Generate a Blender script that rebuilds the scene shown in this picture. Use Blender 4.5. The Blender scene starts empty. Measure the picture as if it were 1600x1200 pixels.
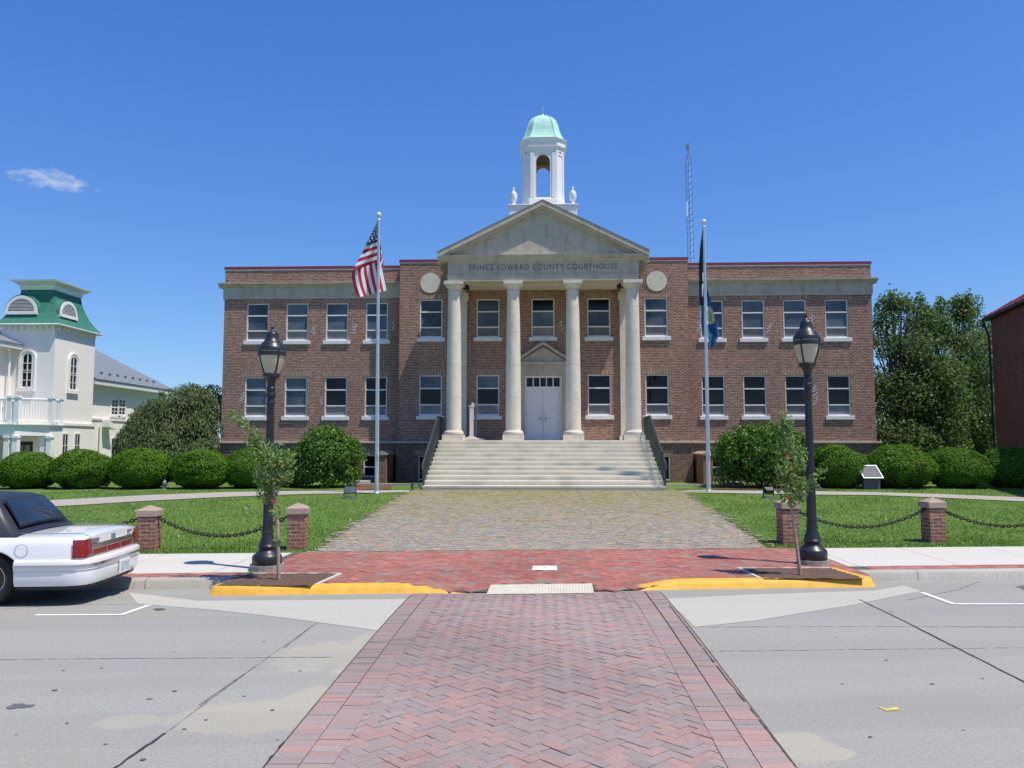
import bpy, bmesh, math, random
import numpy as np
from mathutils import Vector, Matrix
random.seed(7); RNG = np.random.default_rng(7)
scn = bpy.context.scene
COL = scn.collection
R = math.radians

# ------------------------------------------------------------------ camera
FOC, EYE = 1244.0, 2.0                       # focal length in photo pixels (1600 wide), eye height
PITCH, YAW = math.atan(97/FOC), R(2.249)
cam_d = bpy.data.cameras.new('camera'); cam = bpy.data.objects.new('camera', cam_d); COL.objects.link(cam)
cam_d.sensor_width = 36; cam_d.lens = 36*FOC/1600; cam_d.clip_end = 6000; cam_d.clip_start = .05
cam.location = (0, 0, EYE); cam.rotation_euler = (R(90)+PITCH, 0, YAW)
scn.camera = cam
_F = Vector((-math.sin(YAW)*math.cos(PITCH), math.cos(YAW)*math.cos(PITCH), math.sin(PITCH)))
_R = Vector((math.cos(YAW), math.sin(YAW), 0)); _U = _R.cross(_F)
def ray(u, v): return _R*((u-800)/FOC) + _U*((600-v)/FOC) + _F
def P(u, v, Y):                              # survey of the photo: point at depth Y
    d = ray(u, v); return Vector((0, 0, EYE)) + d*(Y/d.y)
def G(u, v, z=0.0):                          # survey of the photo: point on level z (or a z(x,y) surface)
    d = ray(u, v)
    if not callable(z): return Vector((0, 0, EYE)) + d*((z-EYE)/d.z)
    zz = 0.0
    for _ in range(12):
        p = G(u, v, zz); zz = z(p.x, p.y)
    return G(u, v, zz)

# ------------------------------------------------------------------ sky and sun
SUN = Vector((1.0, -.50, 2.45)).normalized()         # direction to the sun
w = bpy.data.worlds.new('World'); scn.world = w; w.use_nodes = True
nt = w.node_tree; nt.nodes.clear()
def N(nt, t, **k):
    n = nt.nodes.new(t)
    for a, b in k.items(): setattr(n, a, b)
    return n
sky = N(nt, 'ShaderNodeTexSky', sky_type='NISHITA', sun_disc=False)
sky.sun_elevation = math.asin(SUN.z); sky.sun_rotation = math.atan2(SUN.x, SUN.y)
sky.altitude = 0; sky.air_density = 1.0; sky.dust_density = .3; sky.ozone_density = 2.0
hs = N(nt, 'ShaderNodeHueSaturation'); hs.inputs['Saturation'].default_value = 1.18; hs.inputs['Value'].default_value = 1.0
bg = N(nt, 'ShaderNodeBackground'); bg.inputs['Strength'].default_value = .135
out = N(nt, 'ShaderNodeOutputWorld')
tc = N(nt, 'ShaderNodeTexCoord')
cd = ray(82, 281).normalized(); cr = Vector((cd.y, -cd.x, 0)).normalized(); cu = cr.cross(cd)
def dot(vec):
    n = N(nt, 'ShaderNodeVectorMath', operation='DOT_PRODUCT'); n.inputs[1].default_value = vec
    nt.links.new(tc.outputs['Generated'], n.inputs[0]); return n.outputs['Value']
def mth(nt, op, a, b=None, c=None):
    n = N(nt, 'ShaderNodeMath', operation=op)
    for i, x in enumerate((a, b, c)):
        if x is None: continue
        if isinstance(x, (int, float)): n.inputs[i].default_value = x
        else: nt.links.new(x, n.inputs[i])
    return n.outputs[0]
def M2(op, a, b=None): return mth(nt, op, a, b)
a_, b_ = dot(cr), dot(cu)
cxy = N(nt, 'ShaderNodeCombineXYZ'); nt.links.new(M2('MULTIPLY', a_, 45), cxy.inputs[0]); nt.links.new(M2('MULTIPLY', b_, 95), cxy.inputs[1])
nz = N(nt, 'ShaderNodeTexNoise'); nz.inputs['Scale'].default_value = 1.4; nz.inputs['Detail'].default_value = 6; nz.inputs['Roughness'].default_value = .6
nt.links.new(cxy.outputs[0], nz.inputs['Vector'])
r2 = M2('ADD', M2('POWER', M2('MULTIPLY', a_, 1/.041), 2), M2('POWER', M2('MULTIPLY', b_, 1/.0125), 2))
fall = M2('SUBTRACT', 1.0, r2)
mk = N(nt, 'ShaderNodeMath', operation='MULTIPLY_ADD', use_clamp=True)
nt.links.new(fall, mk.inputs[0]); mk.inputs[1].default_value = .55
nt.links.new(M2('MULTIPLY', M2('SUBTRACT', nz.outputs['Fac'], .52), 2.4), mk.inputs[2])
front = M2('GREATER_THAN', dot(cd), .5)
fac = M2('MULTIPLY', M2('MULTIPLY', mk.outputs[0], .78), front)
mx = N(nt, 'ShaderNodeMix', data_type='RGBA')
nt.links.new(sky.outputs[0], hs.inputs['Color'])
sp = N(nt, 'ShaderNodeSeparateColor'); nt.links.new(hs.outputs[0], sp.inputs[0]); cb = N(nt, 'ShaderNodeCombineColor')
for i, (ga, gb) in enumerate(((.70, .056), (.975, .066), (1.92, .146))):     # deeper blue overhead, less glare at the horizon
    y_ = sp.outputs[i]; nt.links.new(M2('DIVIDE', M2('MULTIPLY', y_, ga), M2('ADD', 1.0, M2('MULTIPLY', y_, gb))), cb.inputs[i])
nt.links.new(fac, mx.inputs['Factor']); nt.links.new(cb.outputs[0], mx.inputs['A']); mx.inputs['B'].default_value = (4.6, 5.0, 5.6, 1)
nt.links.new(mx.outputs['Result'], bg.inputs['Color']); nt.links.new(bg.outputs[0], out.inputs[0])
sl = bpy.data.lights.new('sun', 'SUN'); sl.energy = 4.9; sl.angle = R(.5); sl.color = (1, .945, .835)
so = bpy.data.objects.new('sun', sl); COL.objects.link(so); so.rotation_euler = SUN.to_track_quat('Z', 'Y').to_euler(); so.location = (10, -5, 30)
scn.view_settings.view_transform = 'Standard'; scn.view_settings.look = 'None'; scn.view_settings.gamma = 1
scn.view_settings.use_curve_mapping = False; scn.view_settings.exposure = 0.10

# ------------------------------------------------------------------ materials
def new_mat(name):
    m = bpy.data.materials.new(name); m.use_nodes = True
    return m, m.node_tree, m.node_tree.nodes['Principled BSDF']
def lk(nt, a, b): nt.links.new(a, b)
def noise(nt, vec, scale, detail=4, rough=.6):
    n = N(nt, 'ShaderNodeTexNoise'); n.inputs['Scale'].default_value = scale; n.inputs['Detail'].default_value = detail; n.inputs['Roughness'].default_value = rough
    if vec is not None: lk(nt, vec, n.inputs['Vector'])
    return n.outputs['Fac']
def ramp(nt, fac, lo, hi, c0=(0, 0, 0, 1), c1=(1, 1, 1, 1)):
    r = N(nt, 'ShaderNodeValToRGB'); r.color_ramp.elements[0].position = lo; r.color_ramp.elements[1].position = hi
    r.color_ramp.elements[0].color = c0; r.color_ramp.elements[1].color = c1
    lk(nt, fac, r.inputs[0]); return r.outputs[0]
def mix(nt, fac, a, b, mode='MIX'):
    n = N(nt, 'ShaderNodeMix', data_type='RGBA', blend_type=mode)
    if isinstance(fac, (int, float)): n.inputs['Factor'].default_value = fac
    else: lk(nt, fac, n.inputs['Factor'])
    for k, x in (('A', a), ('B', b)):
        if isinstance(x, tuple): n.inputs[k].default_value = x if len(x) == 4 else x+(1,)
        else: lk(nt, x, n.inputs[k])
    return n.outputs['Result']
def bump(nt, b, h, strength=.3, dist=.01):
    n = N(nt, 'ShaderNodeBump'); n.inputs['Strength'].default_value = strength; n.inputs['Distance'].default_value = dist
    lk(nt, h, n.inputs['Height']); lk(nt, n.outputs[0], b.inputs['Normal'])
def ocoord(nt): return N(nt, 'ShaderNodeTexCoord').outputs['Object']
def gcoord(nt): return N(nt, 'ShaderNodeNewGeometry').outputs['Position']
def plain(name, col, rough=.6, metal=0., var=.12, scale=6., spec=.5, bmp=0., coat=0.):
    m, nt, b = new_mat(name); v = ocoord(nt)
    n = noise(nt, v, scale, 5)
    k0 = tuple(c*(1-var) for c in col); k1 = tuple(min(1, c*(1+var)) for c in col)
    lk(nt, ramp(nt, n, .3, .7, k0+(1,), k1+(1,)), b.inputs['Base Color'])
    b.inputs['Roughness'].default_value = rough; b.inputs['Metallic'].default_value = metal; b.inputs['Specular IOR Level'].default_value = spec
    if coat: b.inputs['Coat Weight'].default_value = coat; b.inputs['Coat Roughness'].default_value = .05
    if bmp: bump(nt, b, noise(nt, v, scale*4, 5), bmp, .01)
    return m
def brick_mat(name, c1, c2, mortar, bw=.21, rh=.0725, ms=.010, soldier=False, dirt=.35, pale=.5, con=1.):
    m, nt, b = new_mat(name)
    uv = N(nt, 'ShaderNodeTexCoord').outputs['UV']
    if soldier:
        mp = N(nt, 'ShaderNodeMapping'); mp.inputs['Rotation'].default_value[2] = R(90); lk(nt, uv, mp.inputs[0]); vec = mp.outputs[0]
    else: vec = uv
    br = N(nt, 'ShaderNodeTexBrick'); lk(nt, vec, br.inputs['Vector'])
    br.offset = .5; br.inputs['Scale'].default_value = 1; br.inputs['Brick Width'].default_value = bw; br.inputs['Row Height'].default_value = rh
    br.inputs['Mortar Size'].default_value = ms; br.inputs['Mortar Smooth'].default_value = .2; br.inputs['Bias'].default_value = -.1
    br.inputs['Color1'].default_value = c1+(1,); br.inputs['Color2'].default_value = c2+(1,); br.inputs['Mortar'].default_value = mortar+(1,)
    # brick to brick tone: cells the size of a brick, and slow weathering
    sc = N(nt, 'ShaderNodeMapping'); sc.inputs['Scale'].default_value = (1/bw, 1/rh, 1); lk(nt, vec, sc.inputs[0])
    wn = noise(nt, sc.outputs[0], .9, 2, .7)
    col = mix(nt, 1.0, br.outputs['Color'], ramp(nt, wn, .25, .75, (1-.48*con, 1-.50*con, 1-.50*con, 1), (1+.55*con, 1+.55*con, 1+.55*con, 1)), 'MULTIPLY')
    lg = noise(nt, uv, .35, 5, .65)
    col = mix(nt, ramp(nt, lg, .35, .75), col, mix(nt, dirt, col, (.06, .05, .045)))
    st = N(nt, 'ShaderNodeMapping'); st.inputs['Scale'].default_value = (3.0, .35, 1); lk(nt, uv, st.inputs[0])
    col = mix(nt, mth(nt, 'MULTIPLY', ramp(nt, noise(nt, st.outputs[0], 1, 5, .7), .5, .75), pale), col, mix(nt, .35, col, (.36, .27, .2)))
    lk(nt, col, b.inputs['Base Color']); b.inputs['Roughness'].default_value = .9; b.inputs['Specular IOR Level'].default_value = .2
    bump(nt, b, br.outputs['Fac'], -.4, .008)
    return m
def stone_mat(name, col, stain=.5, scale=1.2, streak=True):
    m, nt, b = new_mat(name); v = ocoord(nt)
    c = ramp(nt, noise(nt, v, scale*4, 6, .7), .3, .7, tuple(x*.88 for x in col)+(1,), tuple(x*1.08 for x in col)+(1,))
    mp = N(nt, 'ShaderNodeMapping'); mp.inputs['Scale'].default_value = (2.2, 2.2, .5) if streak else (1, 1, 1); lk(nt, v, mp.inputs[0])
    s = ramp(nt, noise(nt, mp.outputs[0], scale, 6, .72), .5, .72)
    c = mix(nt, mth(nt, 'MULTIPLY', s, stain), c, tuple(x*f for x, f in zip(col, (.42, .42, .40))))
    lk(nt, c, b.inputs['Base Color']); b.inputs['Roughness'].default_value = .85; b.inputs['Specular IOR Level'].default_value = .25
    bump(nt, b, noise(nt, v, 30, 5), .15, .01)
    return m
def glass_mat(name, col, rough=.04):
    m, nt, b = new_mat(name); v = gcoord(nt)
    b.inputs['Base Color'].default_value = col+(1,); b.inputs['Roughness'].default_value = rough
    b.inputs['IOR'].default_value = 1.45; b.inputs['Specular IOR Level'].default_value = .32
    lk(nt, mix(nt, ramp(nt, noise(nt, v, .9, 3), .35, .7), tuple(c*.6 for c in col), tuple(c*1.35 for c in col)), b.inputs['Base Color'])
    bump(nt, b, noise(nt, v, 1.2, 2), .12, .02)
    return m
def leaf_mat(name, c0, c1, trans=.35, rough=.5, spec=.35):
    m, nt, b = new_mat(name)
    g = N(nt, 'ShaderNodeNewGeometry')
    col = ramp(nt, g.outputs['Random Per Island'], 0, 1, c0+(1,), c1+(1,))
    lk(nt, col, b.inputs['Base Color']); b.inputs['Roughness'].default_value = rough; b.inputs['Specular IOR Level'].default_value = spec
    t = N(nt, 'ShaderNodeBsdfTranslucent'); lk(nt, mix(nt, 1., col, (1.1, 1.25, .55), 'MULTIPLY'), t.inputs['Color'])
    ms = N(nt, 'ShaderNodeMixShader'); ms.inputs[0].default_value = trans
    lk(nt, b.outputs[0], ms.inputs[1]); lk(nt, t.outputs[0], ms.inputs[2])
    lk(nt, ms.outputs[0], nt.nodes['Material Output'].inputs[0])
    return m
def paver_mat(name, moss=None, rough=.85, grit=.2, dust=0.):
    """colour comes from the per-brick attribute, plus grit, wear and (where asked) moss in the joints"""
    m, nt, b = new_mat(name); v = gcoord(nt)
    at = N(nt, 'ShaderNodeAttribute', attribute_name='tone')
    c = mix(nt, 1., at.outputs['Color'], ramp(nt, noise(nt, v, 55, 4, .7), .25, .75, (1-grit*1.6,)*3+(1,), (1+grit*1.3,)*3+(1,)), 'MULTIPLY')
    c = mix(nt, mth(nt, 'MULTIPLY', ramp(nt, noise(nt, v, 1.3, 5, .65), .45, .8), .35), c, (.34, .30, .29))
    if dust: c = mix(nt, mth(nt, 'MULTIPLY', ramp(nt, noise(nt, v, 3.5, 6, .75), .2, .8, (.45, .45, .45, 1), (1, 1, 1, 1)), dust), c, (.315, .262, .245)); c = mix(nt, 1., c, ramp(nt, noise(nt, v, 130, 3, .8), .3, .7, (.72, .72, .72, 1), (1.28, 1.28, 1.28, 1)), 'MULTIPLY')
    if moss:
        sx = N(nt, 'ShaderNodeSeparateXYZ'); lk(nt, v, sx.inputs[0])
        t = mth(nt, 'DIVIDE', mth(nt, 'SUBTRACT', sx.outputs['Y'], 17.), 8.)
        n = mth(nt, 'ADD', noise(nt, v, 1.6, 6, .7), mth(nt, 'MULTIPLY', t, .20))
        f = mth(nt, 'MULTIPLY', ramp(nt, n, .50, .84), .85)
        c = mix(nt, f, c, mix(nt, noise(nt, v, 9, 4), (.20, .205, .05), (.31, .25, .10)))
    lk(nt, c, b.inputs['Base Color']); b.inputs['Roughness'].default_value = rough; b.inputs['Specular IOR Level'].default_value = .25
    bump(nt, b, noise(nt, v, 70, 4), .25, .006)
    return m
K = .105                                           # the street runs a little askew to the courthouse
def scoord(nt):                                    # street coordinates (x, s)
    g = gcoord(nt); d = N(nt, 'ShaderNodeVectorMath', operation='DOT_PRODUCT'); d.inputs[1].default_value = (-K, 1, 0); lk(nt, g, d.inputs[0])
    sx = N(nt, 'ShaderNodeSeparateXYZ'); lk(nt, g, sx.inputs[0])
    c = N(nt, 'ShaderNodeCombineXYZ'); lk(nt, sx.outputs[0], c.inputs[0]); lk(nt, d.outputs['Value'], c.inputs[1])
    return c.outputs[0]
def concrete_mat(name, col, joint=None, stain=.3, tone=(.85, .8, .68)):
    m, nt, b = new_mat(name); v = scoord(nt)
    c = ramp(nt, noise(nt, v, 38, 5, .75), .25, .75, tuple(x*.70 for x in col)+(1,), tuple(x*1.27 for x in col)+(1,))
    vo = N(nt, 'ShaderNodeTexVoronoi'); vo.inputs['Scale'].default_value = 75; lk(nt, v, vo.inputs['Vector'])
    c = mix(nt, mth(nt, 'MULTIPLY', ramp(nt, vo.outputs['Distance'], .12, .4, (1, 1, 1, 1), (0, 0, 0, 1)), .35), c, tuple(x*.5 for x in col))
    mp = N(nt, 'ShaderNodeMapping'); mp.inputs['Scale'].default_value = (.12, 1.0, 1); lk(nt, v, mp.inputs[0])
    c = mix(nt, mth(nt, 'MULTIPLY', ramp(nt, noise(nt, mp.outputs[0], 1.3, 6, .7), .42, .72), stain), c, tuple(x*t*.92 for x, t in zip(col, tone)))
    c = mix(nt, mth(nt, 'MULTIPLY', ramp(nt, noise(nt, v, .5, 6, .7), .5, .75), stain*.9), c, tuple(x*.74 for x in col))
    if joint:
        br = N(nt, 'ShaderNodeTexBrick'); lk(nt, v, br.inputs['Vector']); br.offset = 0; br.inputs['Scale'].default_value = 1
        br.inputs['Brick Width'].default_value = joint; br.inputs['Row Height'].default_value = 400; br.inputs['Mortar Size'].default_value = .008; br.inputs['Mortar Smooth'].default_value = 0
        c = mix(nt, br.outputs['Fac'], c, tuple(x*.35 for x in col))
    lk(nt, c, b.inputs['Base Color']); b.inputs['Roughness'].default_value = .85; b.inputs['Specular IOR Level'].default_value = .3
    bump(nt, b, noise(nt, v, 60, 5), .2, .006)
    return m

M = {}
M['brick'] = brick_mat('wall brick', (.31, .122, .088), (.175, .080, .064), (.46, .37, .28), ms=.012, pale=.6)
M['brick_soldier'] = brick_mat('soldier course brick', (.30, .135, .098), (.19, .09, .07), (.50, .41, .31), bw=.21, rh=.07, ms=.013, soldier=True, dirt=.25)
M['brick_base'] = brick_mat('basement brick', (.24, .115, .088), (.14, .075, .06), (.36, .29, .22), dirt=.7)
M['brick_pier'] = brick_mat('pier brick', (.34, .125, .09), (.19, .085, .07), (.36, .29, .22), dirt=.6, pale=.8)
M['brick_dark'] = brick_mat('dark red brick', (.24, .085, .06), (.16, .06, .045), (.2, .15, .12), dirt=.3)
M['brick_cream'] = brick_mat('painted cream brick', (.89, .828, .768), (.875, .812, .752), (.78, .74, .67), dirt=.05, pale=.0, con=.03)
M['lime'] = stone_mat('limestone', (.66, .60, .50), .30)
M['lime_old'] = stone_mat('weathered limestone', (.50, .445, .36), .65, 1.3)
M['step'] = stone_mat('step concrete', (.72, .665, .54), .5, 1.1, False)
M['cap_stone'] = stone_mat('cap stone', (.40, .30, .235), .75, 4, False)
M['white'] = plain('white paint', (.82, .805, .775), .45, var=.05)
M['white_old'] = plain('old white paint', (.72, .71, .70), .55, var=.1)
M['frame'] = plain('window frame paint', (.76, .75, .76), .45, var=.06)
M['door'] = plain('door paint', (.82, .775, .735), .4, var=.04)
M['copper'] = plain('patinated copper', (.40, .66, .55), .65, var=.12, scale=3)
M['coping'] = plain('red metal coping', (.22, .028, .035), .45, var=.1)
M['gl_dark'] = glass_mat('dark window glass', (.008, .009, .010))
M['gl_blue'] = glass_mat('slate window glass', (.095, .120, .145), .06)  # opaque panes: slate base colour carries blinds and reflected sky
M['screen'] = plain('insect screen', (.215, .21, .205), .55, var=.12, scale=2)
M['iron'] = plain('black iron', (.020, .021, .024), .38, var=.25, spec=.5, bmp=.06)
M['chain_iron'] = plain('weathered chain iron', (.035, .034, .034), .75, var=.4, scale=20, spec=.2)
M['rail'] = plain('dark green rail paint', (.035, .045, .042), .5, var=.2)
M['steel'] = plain('brushed aluminium', (.60, .62, .65), .35, .6, .06)
M['galv'] = plain('galvanised steel', (.20, .23, .27), .55, .4, .15)
M['lampglass'] = plain('frosted lamp glass', (.50, .455, .32), .22, var=.1, scale=4, spec=.6)
def kerb_paint():
    m, nt, b = new_mat('yellow kerb paint'); v = gcoord(nt); sx = N(nt, 'ShaderNodeSeparateXYZ'); lk(nt, v, sx.inputs[0])
    low = mth(nt, 'MULTIPLY', mth(nt, 'ADD', sx.outputs['Z'], .02), -14.)
    f = ramp(nt, mth(nt, 'ADD', low, mth(nt, 'MULTIPLY', noise(nt, v, 2.5, 6, .7), 1.4)), 1.0, 1.8)
    c = ramp(nt, noise(nt, v, 6, 6, .7), .3, .75, (.62, .32, .03, 1), (.84, .46, .045, 1))
    c = mix(nt, mth(nt, 'MULTIPLY', f, .75), c, (.44, .38, .26)); c = mix(nt, mth(nt, 'MULTIPLY', ramp(nt, noise(nt, v, 7, 6, .75), .60, .70), .6), c, (.13, .11, .09))
    lk(nt, c, b.inputs['Base Color']); b.inputs['Roughness'].default_value = .65; bump(nt, b, noise(nt, v, 30, 5), .25, .01); return m
M['yellow'] = kerb_paint()
M['ochre'] = plain('ochre lantern lining', (.55, .42, .20), .7, var=.1)
M['soil'] = plain('mulch soil', (.115, .066, .045), .95, var=.55, scale=35, bmp=.8)
M['mulch'] = plain('red mulch', (.13, .06, .04), .95, var=.5, scale=30, bmp=.8)
M['carwhite'] = plain('white car paint', (.82, .81, .79), .22, var=.01, spec=.5, coat=.8)
M['vinyl'] = plain('black vinyl roof', (.022, .024, .032), .42, var=.2, scale=20, bmp=.1)
M['carglass'] = glass_mat('car window glass', (.02, .035, .055), .03)
M['chrome'] = plain('chrome', (.62, .62, .64), .15, 1., .02)
M['taillight'] = plain('red tail lamp lens', (.24, .006, .012), .15, var=.2, scale=14, coat=.5)
M['rubber'] = plain('tyre rubber', (.018, .018, .018), .8, var=.2)
M['plate'] = plain('licence plate', (.45, .55, .55), .4, var=.25, scale=14)
M['black'] = plain('black plastic', (.012, .012, .013), .5, var=.1)
M['green_roof'] = plain('green shingle', (.034, .165, .115), .75, var=.16, scale=5, bmp=.2)
M['grey_roof'] = plain('grey shingle', (.17, .19, .22), .8, var=.18, scale=5, bmp=.2)
M['red_roof'] = plain('red metal roof', (.36, .07, .07), .5, var=.1)
M['bark'] = plain('bark', (.13, .10, .075), .9, var=.35, scale=14, bmp=.6)
M['bark_pale'] = plain('young bark', (.34, .25, .18), .85, var=.25, scale=20, bmp=.2)
M['leaf_yew'] = leaf_mat('clipped yew leaf', (.042, .112, .006), (.135, .265, .016), .22, .6, .2)
M['leaf_shrub'] = leaf_mat('glossy shrub leaf', (.035, .10, .012), (.16, .28, .04), .25, .40, .32)
M['leaf_tree'] = leaf_mat('oak leaf', (.070, .122, .042), (.180, .245, .092), .42)
M['leaf_weep'] = leaf_mat('weeping leaf', (.085, .125, .042), (.185, .235, .095), .4)
M['leaf_young'] = leaf_mat('sapling leaf', (.11, .20, .055), (.30, .40, .16), .4)
M['core'] = plain('bush inner shade', (.018, .030, .010), .95, var=.4, scale=8)  # shade inside the bushes put into a near-black green
M['ribbon'] = plain('orange ribbon', (.75, .10, .03), .5)
M['gravel'] = plain('pale gravel', (.36, .32, .275), .95, var=.38, scale=25, bmp=.5)
M['flag_red'] = plain('flag red cloth', (.42, .02, .045), .8, var=.08)
M['flag_white'] = plain('flag white cloth', (.74, .73, .74), .8, var=.06)
M['flag_navy'] = plain('flag navy cloth', (.018, .024, .10), .8, var=.1)
M['flag_black'] = plain('flag black cloth', (.016, .018, .03), .8, var=.2)
M['flag_blue'] = plain('flag blue cloth', (.018, .105, .25), .8, var=.12)
M['seal_pale'] = plain('seal pale cloth', (.50, .50, .38), .8, var=.2, scale=12)
M['seal_green'] = plain('seal green cloth', (.12, .24, .16), .8, var=.3, scale=12)
M['pinkwhite'] = plain('pinkish white paint', (.62, .55, .55), .5, var=.08)
M['engrave'] = plain('engraved letter', (.20, .175, .15), .9, var=.12)
M['plaque'] = plain('plaque bronze grey', (.17, .165, .165), .85, 0., .15, spec=.1)
M['plaque_line'] = plain('plaque raised line', (.25, .25, .25), .85, 0., .1, spec=.1)
M['granite'] = plain('grey granite', (.10, .10, .11), .6, var=.3, scale=30)
M['cementbase'] = plain('rough cement footing', (.30, .29, .27), .95, var=.35, scale=25, bmp=.7)
M['tactile'] = plain('cream tactile paving', (.56, .52, .41), .8, var=.12, scale=8)
M['sand'] = plain('joint sand', (.11, .085, .07), .95, var=.4, scale=20)
M['roofgrey'] = plain('flat roof felt', (.2, .2, .2), .9)
M['paint_line'] = plain('white road paint', (.78, .78, .77), .7, var=.12, scale=9)
M['paint_dab'] = plain('yellow road paint', (.62, .45, .12), .7, var=.3, scale=14)
M['patch'] = plain('sandy road patch', (.43, .385, .29), .95, var=.3, scale=16, bmp=.4)
M['tar'] = plain('tar', (.03, .03, .032), .7, var=.3, scale=9)
M['stain'] = plain('oil stain', (.11, .11, .115), .8, var=.35, scale=14)
M['road'] = concrete_mat('road concrete', (.318, .306, .276))
def road_repairs():
    m = M['road']; nt = m.node_tree; b = nt.nodes['Principled BSDF']; v = scoord(nt); old = b.inputs['Base Color'].links[0].from_socket
    wob = noise(nt, v, 2.6, 7, .75); tot = None
    for u0, v0, u1, v1 in ((505, 1022, 92, 22), (570, 1012, 36, 34), (385, 1120, 132, 26), (200, 1128, 52, 12), (1250, 1168, 62, 24), (1300, 1178, 46, 12), (470, 1100, 40, 30)):
        c = G(u0, v0); e = G(u0+u1, v0); f = G(u0, v0-v1); rx, ry = abs(e.x-c.x), abs(f.y-c.y); mp = N(nt, 'ShaderNodeMapping'); mp.vector_type = 'TEXTURE'
        mp.inputs['Location'].default_value = (c.x, c.y-K*c.x, 0); mp.inputs['Scale'].default_value = (rx, ry, 1); lk(nt, v, mp.inputs[0])
        ln = N(nt, 'ShaderNodeVectorMath', operation='LENGTH'); lk(nt, mp.outputs[0], ln.inputs[0]); k_ = mth(nt, 'SUBTRACT', 1.05, ln.outputs['Value']); tot = k_ if tot is None else mth(nt, 'MAXIMUM', tot, k_)
    mk = ramp(nt, mth(nt, 'ADD', tot, mth(nt, 'MULTIPLY', mth(nt, 'SUBTRACT', wob, .5), 1.5)), .05, .22)
    sand = ramp(nt, noise(nt, v, 48, 5, .75), .25, .75, (.31, .28, .215, 1), (.50, .45, .35, 1))
    c = mix(nt, mth(nt, 'MULTIPLY', mk, .62), old, sand)
    # wheel tracks: faint darker bands along the lanes
    sx = N(nt, 'ShaderNodeSeparateXYZ'); lk(nt, v, sx.inputs[0]); wv = mth(nt, 'SINE', mth(nt, 'MULTIPLY', sx.outputs[1], 3.4))
    tr = mth(nt, 'MULTIPLY', ramp(nt, mth(nt, 'ADD', wv, mth(nt, 'MULTIPLY', noise(nt, v, .8, 5), 1.2)), .9, 1.7), .16); c = mix(nt, tr, c, (.20, .20, .195))
    lk(nt, c, b.inputs['Base Color'])
road_repairs()
M['apron'] = concrete_mat('apron concrete', (.45, .43, .375), stain=.25)
M['pave'] = concrete_mat('pavement concrete', (.56, .53, .47), joint=1.75, stain=.22)
M['kerb'] = concrete_mat('kerb concrete', (.44, .41, .36), joint=3.0, stain=.6, tone=(.6, .55, .48))
M['paver'] = paver_mat('crosswalk brick', dust=.5)
M['paver_red'] = paver_mat('red paving brick', grit=.14, dust=.12)
M['cobble'] = paver_mat('old cobble brick', moss=True, dust=.18)
def lawn_mat():
    m, nt, b = new_mat('lawn'); v = gcoord(nt)
    c = ramp(nt, noise(nt, v, 22, 5, .75), .25, .75, (.075, .14, .024, 1), (.165, .25, .052, 1))
    c = mix(nt, ramp(nt, noise(nt, v, .55, 5, .6), .4, .7), c, mix(nt, .75, c, (.07, .14, .030)))
    c = mix(nt, mth(nt, 'MULTIPLY', ramp(nt, noise(nt, v, 1.7, 5, .7), .55, .8), .5), c, (.12, .15, .045))
    lk(nt, c, b.inputs['Base Color']); b.inputs['Roughness'].default_value = .9; b.inputs['Specular IOR Level'].default_value = .15
    bump(nt, b, noise(nt, v, 40, 5), .6, .03); return m
M['lawn'] = lawn_mat()
M['blade'] = leaf_mat('grass blade', (.095, .175, .026), (.215, .325, .07), .35)

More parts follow.
